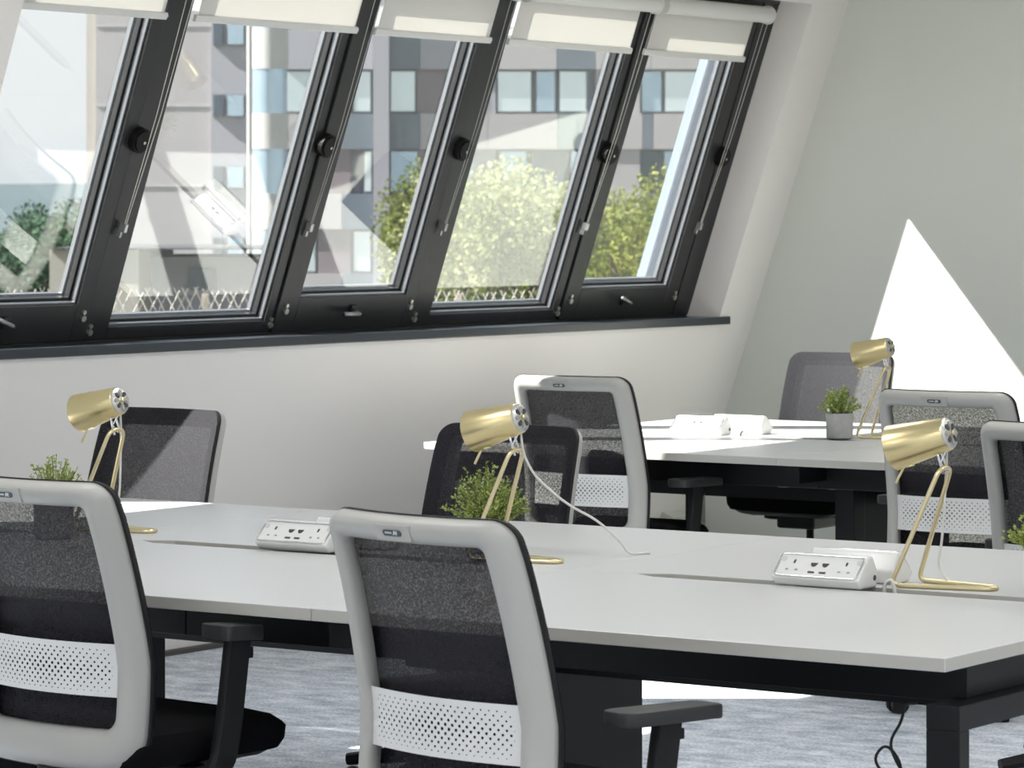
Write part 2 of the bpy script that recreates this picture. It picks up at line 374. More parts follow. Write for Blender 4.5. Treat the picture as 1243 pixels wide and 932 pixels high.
# ------------------------------------------------------------------ windows in the slope
SASH_S = (1.118, 2.455); SASH_BOT = 1.2425; SASH_TOP = 2.36; FIX_BOT = 1.160; FIX_TOP = 2.42
def ring(mb, y0, y1, s0, s1, iy0, iy1, is0, is1, n0, n1, mat=0):
    wbox(mb, y0, iy0, s0, s1, n0, n1, mat); wbox(mb, iy1, y1, s0, s1, n0, n1, mat)
    wbox(mb, iy0, iy1, s0, is0, n0, n1, mat); wbox(mb, iy0, iy1, is1, s1, n0, n1, mat)
def handle(parent, y, s, n, turned):
    mb = MB(); ax = 0.024
    wbox(mb, y - 0.014, y + 0.014, s - 0.02, s + 0.02, n, n + 0.012)
    mb.build('handle_plate', M_BLACKFRAME, parent, bevel=0.003)
    pts = [W(y, s, n + 0.010), W(y, s, n + 0.045)]
    pts += [W(y - 0.10, s + 0.002, n + 0.048)] if not turned else [W(y - 0.085, s + 0.028, n + 0.048)]
    mb = MB(); mb.tube(fillet(pts, 0.015), 0.0085, 8)
    mb.build('handle', principled('gunmetal', (0.30, 0.30, 0.31), 0.3, metal=0.8, noise=0.05), parent, smooth=True)
def screw(parent, y, s, n):
    mb = MB()
    mb.tube([W(y, s, n), W(y, s, n + 0.010)], 0.011, 8); mb.tube([W(y, s + 0.02, n), W(y, s + 0.02, n + 0.007)], 0.008, 8)
    mb.build('corner_fixing', M_SILVER, parent)
def hinge(parent, y, s, n):
    mb = MB()
    mb.tube([W(y + 0.016, s, n), W(y + 0.016, s, n + 0.022)], 0.042, 20)
    mb.tube([W(y + 0.016, s, n + 0.022), W(y + 0.016, s, n + 0.030)], 0.034, 20)
    o = mb.build('pivot_hinge', principled('hinge_black', (0.006, 0.006, 0.006), 0.6, noise=0.1, spec=0.25), parent)
    m2 = MB(); m2.tube([W(y + 0.022, s - 0.004, n + 0.030), W(y + 0.022, s - 0.004, n + 0.031)], 0.005, 8); m2.build('hinge_screw', M_SILVER, o)

def window_unit(num, y0, y1, iy0, iy1, opening, dy, detail=True):
    """one glazed unit between y0 and y1 with the clear opening iy0..iy1"""
    nF = -0.15 if opening else -0.158
    is0, is1 = (SASH_BOT, SASH_TOP) if opening else (FIX_BOT, FIX_TOP)
    s0, s1 = SASH_S if opening else (1.118, 2.46)
    y0 += dy; y1 += dy; iy0 += dy; iy1 += dy
    root = bpy.data.objects.new('window_%d' % num, None); col.objects.link(root); root.location = W((y0 + y1) / 2, 1.118, nF)
    struct(root); root['label'] = 'black roof window unit %s in the sloping wall' % ('with opening sash and handle' if opening else 'with fixed glass')
    inv = root.location.copy()
    par = []
    g = 0.004
    mb = MB(); ring(mb, y0 + g, y1 - g, s0, s1, iy0, iy1, is0, is1, nF - 0.055, nF)
    par.append(mb.build('sash_frame' if opening else 'fixed_frame', M_BLACKFRAME, bevel=0.003))
    # stepped glazing beads behind the face of the frame
    b1, b2 = (0.010, 0.020)
    mb = MB(); ring(mb, iy0 - 0.004, iy1 + 0.004, is0 - 0.004, is1 + 0.004, iy0 + 0.006, iy1 - 0.006, is0 + 0.006, is1 - 0.006, nF - 0.032, nF - 0.012)
    par.append(mb.build('glazing_bead', M_BEAD, bevel=0.002))
    mb = MB(); ring(mb, iy0 - 0.004, iy1 + 0.004, is0 - 0.004, is1 + 0.004, iy0 + 0.014, iy1 - 0.014, is0 + 0.014, is1 - 0.014, nF - 0.060, nF - 0.034)
    par.append(mb.build('glazing_rebate', M_BLACKFRAME, bevel=0.002))
    mb = MB(); ring(mb, iy0 - 0.004, iy1 + 0.004, is0 - 0.004, is1 + 0.004, iy0 + 0.020, iy1 - 0.020, is0 + 0.020, is1 - 0.020, nF - 0.075, nF - 0.0605)
    par.append(mb.build('spacer_bar', M_BEAD))
    mb = MB(); wbox(mb, iy0 - 0.002, iy1 + 0.002, is0 - 0.002, is1 + 0.002, nF - 0.050, nF - 0.046)
    par.append(mb.build('pane', M_GLASS))
    holder = bpy.data.objects.new('tmp', None)
    if detail:
        k = len(col.objects)
        before = set(o.name for o in col.objects)
        if opening:
            handle(None, (iy0 + iy1) / 2, (s0 + is0) / 2 + 0.012, nF, num in (1, 5))
            hinge(None, y1 - 0.006, 1.806, nF)
            if num != 1: hinge(None, y0 - 0.006, 1.806, nF)
            screw(None, y1 - 0.030, is0 - 0.045, nF); 
            if num != 1: screw(None, y0 + 0.045, is0 - 0.045, nF)
        else:
            screw(None, y0 + 0.030, 1.145, nF); screw(None, y1 - 0.012, 1.145, nF)
        par += [o for o in col.objects if o.name not in before and o.parent is None]
    for o in par:
        o.parent = root; o.matrix_parent_inverse = Matrix.Translation(-inv)
    bpy.data.objects.remove(holder)
    return root

UNITS = [(7.70, 8.528, 7.80, 8.462, True), (8.528, 9.517, 8.651, 9.474, False), (9.517, 10.331, 9.63, 10.267, True),
         (10.331, 11.328, 10.457, 11.281, False), (11.328, 12.179, 11.434, 12.088, True)]
for i, u in enumerate(UNITS): window_unit(i + 1, *u, 0.0)
for i, u in enumerate(UNITS): window_unit(i + 6, *u, SHIFT2, detail=False)
for dy, nm in ((0, 1), (SHIFT2, 2)):
    mb = MB()
    ring(mb, OP[0] - 0.02 + dy, OP[1] + 0.02 + dy, OP[2] - 0.02, OP[3] + 0.02, 7.70 + dy, 12.179 + dy, 1.118, 2.46, -0.225, -0.162)
    wbox(mb, 7.70 + dy, 12.300 + dy, 1.07, 1.1165, -0.163, -0.150)
    wbox(mb, 12.181 + dy, 12.300 + dy, 1.118, 2.475, -0.163, -0.148)
    wbox(mb, 7.70 + dy, 12.300 + dy, 2.458, 2.485, -0.163, -0.146)
    o = mb.build('trim_%d' % (nm + 1), M_BLACKFRAME, bevel=0.002); struct(o)
    # reveal lining and sill
    mb = MB(); wbox(mb, 12.300 + dy, 12.352 + dy, 1.06, 2.507, -0.165, -0.0005)
    struct(mb.build('trim_%d' % (nm + 3), M_SLOPE))
    xf_ = W(0, 1.150, 0).x + 0.012
    mb = MB(); mb.box(W(0, 1.05, -0.215).x, xf_, OP[0] - 0.03 + dy, OP[1] + 0.025 + dy, 1.0668, 1.099)
    o = mb.build('window_sill', M_SILL, bevel=0.004)
    struct(o)
# pale verge upstand outside, beyond the last window
mb = MB(); wbox(mb, GY, GY + 0.2, 0.5, S_TOP + 0.2, -0.60, -0.205); wbox(mb, GY - 0.02, GY, 0.5, S_TOP + 0.2, -0.56, -0.545)
struct(mb.build('trim_6', principled('white_flashing', (0.2, 0.235, 0.29), 0.45, noise=0.03), bevel=0.004))

# ------------------------------------------------------------------ roller blinds
BLINDS = [(7.70, 8.50), (8.645, 9.51), (9.615, 10.315), (10.43, 11.265), (11.36, 12.12)]
BL_N, BL_BOT, BL_TOP = -0.10, 2.222, 2.42
def blind(i, y0, y1, dy, label, chain=True):
    y0 += dy; y1 += dy
    base = W((y0 + y1) / 2, BL_BOT, BL_N); t = thing('roller_blind', base, 0, label, 'blind', 'roller blinds along the roof windows')
    parts = []
    mb = MB(); mb.tube([W(y0 - 0.01, BL_TOP, BL_N - 0.0), W(y1 + 0.02, BL_TOP, BL_N)], 0.033, 20); parts.append(mb.build('roller', M_BLINDBAR, smooth='auto'))
    for ea, eb in ((y0 - 0.022, y0 - 0.0105), (y1 + 0.0205, y1 + 0.032)):
        mb = MB(); mb.tube([W(ea, BL_TOP, BL_N), W(eb, BL_TOP, BL_N)], 0.038, 20); parts.append(mb.build('end_bracket', M_BLINDBAR, smooth='auto'))
    mb = MB(); wbox(mb, y0 + 0.012, y1 - 0.012, BL_BOT, BL_TOP, BL_N - 0.0335, BL_N - 0.0325); parts.append(mb.build('fabric', M_BLIND))
    mb = MB(); wbox(mb, y0 - 0.002, y1 + 0.002, BL_BOT - 0.012, BL_BOT + 0.012, BL_N - 0.040, BL_N - 0.026)
    wbox(mb, y1 + 0.002, y1 + 0.010, BL_BOT - 0.004, BL_BOT + 0.004, BL_N - 0.037, BL_N - 0.029)
    parts.append(mb.build('bottom_bar', M_BLINDBAR, bevel=0.004))
    if chain:
        yc = y1 + 0.045 if i != 0 else y1 + 0.07
        mb = MB()
        for k in (-1, 1):
            mb.tube([W(yc + k * 0.018 - 0.015, BL_TOP, BL_N), W(yc + k * 0.010, 1.9, BL_N - 0.015), W(yc + k * 0.004, 1.52, BL_N - 0.033)], 0.0013, 5)
        parts.append(mb.build('chain', M_SILVER))
        mb = MB(); wbox(mb, yc - 0.008, yc + 0.008, 1.495, 1.525, -0.150, BL_N - 0.025); wbox(mb, yc - 0.012, yc - 0.002, 1.475, 1.496, -0.150, BL_N - 0.034)
        parts.append(mb.build('chain_tensioner', principled('clear_plastic_clip', (0.45, 0.45, 0.45), 0.2, metal=0.5, noise=0.03), bevel=0.003))
    for o in parts: o.parent = t; o.matrix_parent_inverse = Matrix.Translation(-base)
    return t
BL_LABELS = ['cream roller blind at the window beside the blank end of wall, hills behind its glass',
             'cream roller blind over the wide fixed window that looks on the bare tower',
             'cream roller blind over the middle opening window with the straight handle',
             'cream roller blind over the wide fixed window in front of the pale tree',
             'cream roller blind over the window next to the sage gable wall, roller showing']
for i, b in enumerate(BLINDS): blind(i, *b, 0.0, BL_LABELS[i])
for i, b in enumerate(BLINDS): blind(i, *b, SHIFT2, 'cream roller blind in the neighbouring row of roof windows', chain=False)

# ------------------------------------------------------------------ bench desks
DESK_Z, TOP_T, BAY = 0.73, 0.025, 1.40
def bench(x_end, y0, y1, label):
    """three bays of facing desks, long axis along X, x_end = end away from the windows"""
    t = thing('bench_desk', (x_end - 1.5 * BAY, (y0 + y1) / 2, 0), 0, label, 'desk')
    ox, oy = t.location.x, t.location.y; D = (y1 - y0) / 2
    for b in range(3):
        xa = 1.5 * BAY - (b + 1) * BAY + 0.0008; xb = xa + BAY - 0.0016
        for sd in (-1, 1):
            e = 0.0015
            poly = [(xa, D), (xa, e), (xa + 0.17, e), (xa + 0.24, 0.04), (xb - 0.24, 0.04), (xb - 0.17, e), (xb, e), (xb, D)]
            poly = [(x, sd * y) for x, y in poly]
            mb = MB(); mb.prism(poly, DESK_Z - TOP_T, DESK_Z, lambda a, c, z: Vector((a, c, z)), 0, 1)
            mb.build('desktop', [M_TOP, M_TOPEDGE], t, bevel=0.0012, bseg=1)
    XE = 1.5 * BAY
    for sd in (-1, 1):
        mb = MB(); yb = sd * (D - (0.30 if sd < 0 else 0.34))
        mb.box(-XE + 0.08, -BAY / 2 - 0.001, yb - 0.02, yb + 0.02, DESK_Z - 0.118, DESK_Z - TOP_T - 0.0005)
        mb.box(-BAY / 2 + 0.001, BAY / 2 - 0.55, yb - 0.02, yb + 0.02, DESK_Z - 0.118, DESK_Z - TOP_T - 0.0005)
        mb.box(BAY / 2 - 0.548, XE - 0.12, yb - 0.02, yb + 0.02, DESK_Z - 0.118, DESK_Z - TOP_T - 0.0005)
        mb.build('long_beam', M_BLACKMETAL, t, bevel=0.002)
    for sx in (-1, 1):                       # goalpost end frames
        xc = sx * (XE - 0.034)
        for sd in (-1, 1):
            mb = MB(); yy = sd * (D - 0.075)
            mb.box(xc - 0.033, xc + 0.033, yy - 0.02, yy + 0.02, 0.012, DESK_Z - 0.137)
            o = mb.build('leg', M_BLACKMETAL, t, bevel=0.002)
            m2 = MB(); m2.lathe([(0.018, 0.0), (0.018, 0.012)], 12, xf=lambda p: p + Vector((xc, yy, 0))); m2.build('levelling_foot', M_BLACKPLASTIC, o)
        mb = MB(); mb.box(xc - 0.033, xc + 0.033, -(D - 0.055), D - 0.055, DESK_Z - 0.137, DESK_Z - 0.092); mb.build('cross_rail', M_BLACKMETAL, t, bevel=0.002)
        mb = MB(); mb.box(xc - 0.03, xc - 0.005, -(D - 0.16), D - 0.16, DESK_Z - 0.0915, DESK_Z - TOP_T - 0.0005); mb.build('end_plate', M_BLACKMETAL, t)
    for sx in (-1, 1):                       # inset slab legs under the seams
        xc = sx * BAY / 2
        mb = MB(); mb.box(xc - 0.035, xc + 0.035, -0.46, -0.38, 0.0, DESK_Z - 0.09); mb.build('leg', M_BLACKMETAL, t, bevel=0.003)
        mb = MB(); mb.box(xc - 0.02, xc + 0.02, -0.379, 0.27, 0.02, DESK_Z - 0.09); mb.build('leg_panel', M_BLACKMETAL, t, bevel=0.002)
        mb = MB(); mb.box(xc - 0.03, xc + 0.03, -(D - 0.1), D - 0.1, DESK_Z - 0.0895, DESK_Z - TOP_T - 0.0005)
        mb.build('cross_rail', M_BLACKMETAL, t)
    # cable tray with oval cut-outs
    for b in range(3):
        xa = XE - (b + 1) * BAY + 0.06; xb = xa + BAY - 0.12
        mb = MB()
        for sd in (-1, 1):
            mb.box(xa, xb, sd * 0.20 - 0.004, sd * 0.20 + 0.004, DESK_Z - 0.20, DESK_Z - 0.03)
        mb.box(xa, xb, -0.196, 0.196, DESK_Z - 0.20, DESK_Z - 0.194)
        tr = mb.build('cable_tray', M_BLACKMETAL, t)
        for xo in (0.12, 0.32, xb - xa - 0.32, xb - xa - 0.12):
            pts = fillet([(xa + xo - 0.026, -0.2045, DESK_Z - 0.155), (xa + xo + 0.026, -0.2045, DESK_Z - 0.155), (xa + xo + 0.026, -0.2045, DESK_Z - 0.085), (xa + xo - 0.026, -0.2045, DESK_Z - 0.085)], 0.014, True)
            m2 = MB(); m2.tube(pts, 0.0035, 6, closed=True); m2.build('grommet', principled('tray_grommet', (0.10, 0.10, 0.10), 0.4, noise=0.05), tr)
    return t
NT = (-2.789, 5.47, 7.345); FT = (-2.789, 9.765, 11.60)
bench(*NT, 'long white bench desk carrying three brass lamps, in front of the other bench')
bench(*FT, 'long white bench desk next to the sage gable wall, partly in sun')

# loose cable by the end leg of the near bench
mb = MB()
cx_, cy_ = -2.885, 5.545
pts = [(cx_, cy_, 0.635), (cx_ - 0.022, cy_ - 0.003, 0.632), (cx_ - 0.030, cy_, 0.60), (cx_ - 0.055, cy_ - 0.004, 0.560), (cx_ - 0.030, cy_ - 0.006, 0.515), (cx_ + 0.000, cy_ - 0.008, 0.500), (cx_ - 0.060, cy_ - 0.008, 0.500),
       (cx_ - 0.085, cy_ - 0.006, 0.530), (cx_ - 0.060, cy_ - 0.005, 0.560), (cx_ - 0.030, cy_ - 0.003, 0.53), (cx_ - 0.032, cy_, 0.40), (cx_ - 0.03, cy_, 0.1), (cx_ - 0.05, cy_ + 0.05, 0.004), (cx_ - 0.2, cy_ + 0.3, 0.004)]
mb.tube(fillet(pts, 0.03, seg=4), 0.0028, 6)
tag(mb.build('cable', M_BLACKPLASTIC, smooth=True), 'thin black cable hanging in a loop beside the desk end leg', 'cable')

# ------------------------------------------------------------------ office chairs
ZB, ZT = 0.385, 0.965
def back_y(z):
    """rear profile of the backrest: forward at the lumbar, leaning back above"""
    u = (z - 0.60)
    return -0.225 - (0.30 * u * u + 0.155 * u if u > 0 else 0.42 * u * u)
def bx(x, z, off): return Vector((x, back_y(z) + off + 0.045 * (x / 0.235) ** 2, z))
def outline(inset_s, inset_t, inset_b, r_t, r_b, grow=0.0, n=9):
    """rounded outline of the back in x, z; wider towards the seat"""
    zb, zt = ZB + inset_b - grow, ZT - inset_t + grow
    def hw(z): return 0.2225 + 0.012 * min(1, max(0, (ZT - z) / 0.35)) - inset_s + grow
    pts = []
    def arc(cx, cz, r, a0, a1):
        for k in range(n):
            a = math.radians(a0 + (a1 - a0) * k / (n - 1)); pts.append((cx + r * math.cos(a), cz + r * math.sin(a)))
    def line(x0, z0, x1, z1, m):
        for k in range(1, m): pts.append((x0 + (x1 - x0) * k / m, z0 + (z1 - z0) * k / m))
    w1, w0 = hw(zt), hw(zb)
    arc(w1 - r_t, zt - r_t, r_t, 0, 90); line(w1 - r_t, zt, -(w1 - r_t), zt, 12); arc(-(w1 - r_t), zt - r_t, r_t, 90, 180)
    for k in range(1, 16):
        z = (zt - r_t) + (zb + r_b - zt + r_t) * k / 16; pts.append((-hw(z), z))
    arc(-(w0 - r_b), zb + r_b, r_b, 180, 270); line(-(w0 - r_b), zb, w0 - r_b, zb, 12); arc(w0 - r_b, zb + r_b, r_b, 270, 360)
    for k in range(1, 16):
        z = (zb + r_b) + (zt - r_t - zb - r_b) * k / 16; pts.append((hw(z), z))
    return pts
def ring_mesh(mb, po, pi, section):
    n, m = len(po), len(section); k0 = len(mb.v)
    for a, b in zip(po, pi):
        for u, off in section:
            x = a[0] + (b[0] - a[0]) * u; z = a[1] + (b[1] - a[1]) * u
            mb.v.append(tuple(bx(x, z, off)))
    for i in range(n):
        for j in range(m):
            mb.f.append((k0 + i * m + j, k0 + i * m + (j + 1) % m, k0 + ((i + 1) % n) * m + (j + 1) % m, k0 + ((i + 1) % n) * m + j)); mb.mi.append(0)
def make_chair():
    t = thing('office_chair', (0, 0, 0), 0, 'chair', 'chair', 'office chairs around the bench desks')
    P = []
    po = outline(0, 0, 0, 0.040, 0.075); pi = outline(0.047, 0.048, 0.085, 0.014, 0.030)
    mb = MB(); ring_mesh(mb, po, pi, [(0.0, 0.0212), (0.05, 0.010), (0.12, -0.003), (0.26, -0.014), (0.5, -0.020), (0.82, -0.018), (0.96, -0.010), (1, 0.0), (1, 0.019), (0.5, 0.021)])
    fr = mb.build('back_frame', M_SHELL, t, smooth=True)
    # plaque with badge on the top rail
    mb = MB(); z0, z1 = 0.9225, 0.950
    for (a, b, c, d, off) in ((-0.042, 0.042, z0, z1, -0.0215),):
        n = 6; vs = []; fs = []
        for k in range(n + 1):
            x = a + (b - a) * k / n
            for z in (c, d): vs += [bx(x, z, off), bx(x, z, -0.014)]
        for k in range(n):
            i = k * 4; fs += [(i, i + 4, i + 6, i + 2), (i, i + 1, i + 5, i + 4), (i + 2, i + 6, i + 7, i + 3)]
        fs += [(0, 2, 3, 1), (n * 4, n * 4 + 1, n * 4 + 3, n * 4 + 2)]
        mb.add(vs, fs)
    pq = mb.build('plaque', M_SHELL, fr)
    mb = MB(); zc = 0.936
    pts = [(0.017 + 0.0055 * math.cos(a), 0.0055 * math.sin(a)) for a in [math.radians(-90 + 22.5 * k) for k in range(9)]]
    pts += [(-x, -z) for x, z in pts]
    mb.prism(pts, -0.0235, -0.0205, lambda a, b, c: bx(a, zc + b, c)); bd = mb.build('badge', M_BADGE, fr)
    mb = MB()
    for k in range(5): mb.prism([(-0.0165 + k * 0.0036, -0.0016), (-0.0142 + k * 0.0036, -0.0016), (-0.0142 + k * 0.0036, 0.0018), (-0.0165 + k * 0.0036, 0.0018)], -0.0240, -0.0232, lambda a, b, c: bx(a, zc + b, c))
    mb.prism([(0.003, -0.0035), (0.006, -0.0035), (0.0085, 0.001), (0.010, -0.0035), (0.0125, -0.0035), (0.0142, 0.004), (0.0115, 0.004), (0.0105, 0.0005), (0.0085, 0.0042), (0.0062, 0.0042)], -0.0240, -0.0232, lambda a, b, c: bx(a, zc + b, c))
    mb.build('badge_lettering', M_BADGE_TXT, bd if False else fr)
    # black rim that carries the mesh
    po2 = outline(0, 0, 0, 0.041, 0.076, grow=0.002); pi2 = outline(0.030, 0.030, 0.05, 0.02, 0.04)
    mb = MB(); ring_mesh(mb, po2, pi2, [(0, 0.033), (0, 0.0215), (0.5, 0.0215), (1, 0.0215), (1, 0.030), (0.5, 0.035)])
    mb.build('mesh_rim', M_BLACKPLASTIC, t, smooth=True)
    # see-through mesh
    mb = MB(); c = (0.0, (ZB + ZT) / 2); loops = 9; n = len(po2)
    for k in range(loops):
        u = 1 - k / loops
        for x, z in po2: mb.v.append(tuple(bx(c[0] + (x * 0.995 - c[0]) * u, c[1] + (z - c[1]) * u * 0.998, 0.037)))
    mb.v.append(tuple(bx(*c, 0.037)))
    for k in range(loops - 1):
        for i in range(n):
            mb.f.append((k * n + i, k * n + (i + 1) % n, (k + 1) * n + (i + 1) % n, (k + 1) * n + i)); mb.mi.append(0)
    for i in range(n): mb.f.append(((loops - 1) * n + i, (loops - 1) * n + (i + 1) % n, loops * n)); mb.mi.append(0)
    mb.build('back_mesh', M_MESH, t, smooth=True)
    # perforated lumbar band
    mb = MB(); nx, nz = 24, 4; vs = []; fs = []
    for j in range(nz + 1):
        z = 0.535 + 0.106 * j / nz
        for i in range(nx + 1):
            x = -0.189 + 0.378 * i / nx; vs.append(bx(x, z, -0.002))
    for j in range(nz):
        for i in range(nx):
            a = j * (nx + 1) + i; fs.append((a, a + 1, a + nx + 2, a + nx + 1))
    mb.add(vs, fs); lb = mb.build('lumbar_band', M_LUMBAR, t, smooth=True)
    # seat
    def seat_outline(g): 
        pts = []
        for (cx, cy, r, a0) in ((0.155, 0.17, 0.085, 0), (-0.155, 0.17, 0.085, 90), (-0.17, -0.17, 0.065, 180), (0.17, -0.17, 0.065, 270)):
            for k in range(7):
                a = math.radians(a0 + 90 * k / 6); pts.append((cx + (r + g) * math.cos(a), cy + (r + g) * math.sin(a)))
        return pts
    mb = MB(); layers = [(-0.04, 0.405), (-0.012, 0.409), (0.0, 0.426), (0.003, 0.452), (-0.006, 0.474), (-0.03, 0.485), (-0.08, 0.490)]
    for g, z in layers:
        for x, y in seat_outline(g): mb.v.append((x, y + 0.02, z - (0.02 * max(0, (y - 0.13) / 0.12) ** 2 if z > 0.46 else 0)))
    n = 28
    for k in range(len(layers) - 1):
        for i in range(n): mb.f.append((k * n + i, k * n + (i + 1) % n, (k + 1) * n + (i + 1) % n, (k + 1) * n + i)); mb.mi.append(0)
    mb.f.append(tuple(range(n))[::-1]); mb.f.append(tuple(range((len(layers) - 1) * n, len(layers) * n))); mb.mi += [0, 0]
    mb.build('seat', M_SEAT, t, smooth='auto')
    mb = MB()
    for g, z in ((-0.10, 0.385), (-0.05, 0.394), (-0.03, 0.4045)):
        for x, y in seat_outline(g): mb.v.append((x, y + 0.02, z))
    for k in range(2):
        for i in range(n): mb.f.append((k * n + i, k * n + (i + 1) % n, (k + 1) * n + (i + 1) % n, (k + 1) * n + i)); mb.mi.append(0)
    mb.f.append(tuple(range(n))[::-1]); mb.mi.append(0); mb.f.append(tuple(range(2 * n, 3 * n))); mb.mi.append(0)
    mb.build('seat_pan', M_BLACKPLASTIC, t, smooth='auto')
    # mechanism, spine
    mb = MB(); mb.box(-0.08, 0.08, -0.14, 0.12, 0.335, 0.388); me = mb.build('tilt_mechanism', M_BLACKPLASTIC, t, bevel=0.012)
    m2 = MB(); m2.tube(fillet([(0.06, 0.02, 0.365), (0.15, 0.03, 0.365), (0.18, 0.03, 0.368)], 0.02), 0.007, 8); m2.build('lever', M_BLACKPLASTIC, me, smooth=True)
    mb = MB(); mb.tube(fillet([(0, -0.10, 0.36), (0, -0.21, 0.365), (0, -0.205, 0.42), (0, back_y(0.47) + 0.045, 0.455)], 0.04), 0.028, 10, radii=None); mb.build('back_bracket', M_BLACKPLASTIC, t, smooth=True)
    # arms
    for s in (-1, 1):
        mb = MB()
        path = fillet([(s * 0.10, 0.02, 0.392), (s * 0.235, 0.02, 0.385), (s * 0.285, 0.02, 0.40), (s * 0.290, 0.035, 0.47), (s * 0.290, 0.062, 0.622)], 0.05, seg=5)
        k0 = len(mb.v); prev = None
        for i, p in enumerate(path):       # flat strap section, wide fore and aft
            q = path[min(i + 1, len(path) - 1)] - path[max(i - 1, 0)]; q.normalize()
            wv = Vector((0, 1, 0)); wv = (wv - q * wv.dot(q)).normalized(); tv = q.cross(wv)
            for a, b in ((-0.028, -0.011), (0.028, -0.011), (0.032, 0.0), (0.028, 0.011), (-0.028, 0.011), (-0.032, 0.0)): mb.v.append(tuple(p + wv * a + tv * b))
        L = len(path)
        for i in range(L - 1):
            for j in range(6): mb.f.append((k0 + i * 6 + j, k0 + i * 6 + (j + 1) % 6, k0 + (i + 1) * 6 + (j + 1) % 6, k0 + (i + 1) * 6 + j)); mb.mi.append(0)
        mb.f.append(tuple(k0 + j for j in range(6))); mb.f.append(tuple(k0 + (L - 1) * 6 + j for j in range(6))); mb.mi += [0, 0]
        arm = mb.build('armrest', M_BLACKPLASTIC, t, smooth='auto')
        mb = MB(); poly = fillet([Vector((s * 0.290 - 0.042, -0.075, 0)), Vector((s * 0.290 + 0.042, -0.075, 0)), Vector((s * 0.290 + 0.036, 0.185, 0)), Vector((s * 0.290 - 0.036, 0.185, 0))], 0.03, True)
        mb.prism([(p.x, p.y) for p in poly], 0.618, 0.645, lambda a, b, c: Vector((a, b, c - 0.008 * max(0, (b - 0.1) / 0.085))))
        mb.build('arm_pad', M_ARMPAD, arm, bevel=0.006, smooth='auto')
        mb = MB(); mb.box(s * 0.290 - 0.006, s * 0.290 + 0.006, 0.085, 0.102, 0.58, 0.60); mb.build('arm_button', M_BLACKPLASTIC, arm, bevel=0.003)
    # gas lift, five-star base and castors
    mb = MB(); mb.lathe([(0.026, 0.10), (0.026, 0.22), (0.015, 0.222), (0.015, 0.34)], 14); mb.build('gas_lift', M_BLACKPLASTIC, t, smooth='auto')
    for k in range(5):
        a = math.radians(90 + 72 * k); ca, sa = math.cos(a), math.sin(a)
        mb = MB(); mb.tube([(0.01 * ca, 0.01 * sa, 0.115), (0.15 * ca, 0.15 * sa, 0.095), (0.30 * ca, 0.30 * sa, 0.075)], 0.02, 8, radii=[0.03, 0.022, 0.016]); lg = mb.build('base_arm', M_BLACKPLASTIC, t, smooth='auto')
        mb = MB(); c = Vector((0.29 * ca, 0.29 * sa, 0.028)); side = Vector((-sa, ca, 0))
        for q in (-1, 1): mb.tube([c + side * q * 0.006, c + side * q * 0.024], 0.028, 14)
        mb.build('castor', M_BLACKPLASTIC, lg, smooth='auto')
    return t
CHAIR = make_chair()
used_chair = [False]
def place_chair(x, y, deg, lift, label, badge=True):
    if used_chair[0]: c = copy_tree(CHAIR)
    else: c = CHAIR; used_chair[0] = True
    c.location = (x, y, 0); c.rotation_euler = (0, 0, math.radians(deg)); c['label'] = label
    for ch in c.children:
        if lift and ch.name.startswith(('back_frame', 'mesh_rim', 'back_mesh', 'lumbar_band')): ch.location.z = lift
    return c
# (x, y of the chair's centre, turn, seat lift)
chair_a = place_chair(-4.67, 5.47, -5, 0.018, 'grey framed mesh chair at the near bench, seat and armrest post showing beside it')
place_chair(-3.507, 5.215, -10, 0.0, 'grey framed mesh chair at the near bench, in front of the middle brass lamp')
place_chair(-6.53, 7.56, 178, -0.02, 'black mesh chair behind the near bench, half in sun, backrest towards the wall')
place_chair(-5.22, 7.44, 180, -0.018, 'black mesh chair behind the near bench, see-through back, beside the middle lamp')
place_chair(-6.252, 9.83, 0, 0.02, 'white framed mesh chair with lumbar band at the far bench, near the windows')
place_chair(-4.785, 9.63, 1, 0.02, 'grey framed mesh chair at the far bench, behind the lamp with the crossed chrome stem')
place_chair(-3.84, 8.45, -4, 0.01, 'grey framed mesh chair in the aisle, behind the concrete potted plant at the bench edge')
place_chair(-6.45, 11.53, 180, 0.0, 'grey sunlit chair behind the far bench, against the sage gable wall')

for ch in chair_a.children:            # this one has its arms set high
    if ch.name.startswith('armrest'): ch.scale.z = 1.18; ch.location = (0, -0.03, -0.07)
    for pad in (ch.children if ch.name.startswith('armrest') else ()):
        if pad.name.startswith('arm_pad'): pad.scale.y = 0.45; pad.location.y = 0.025

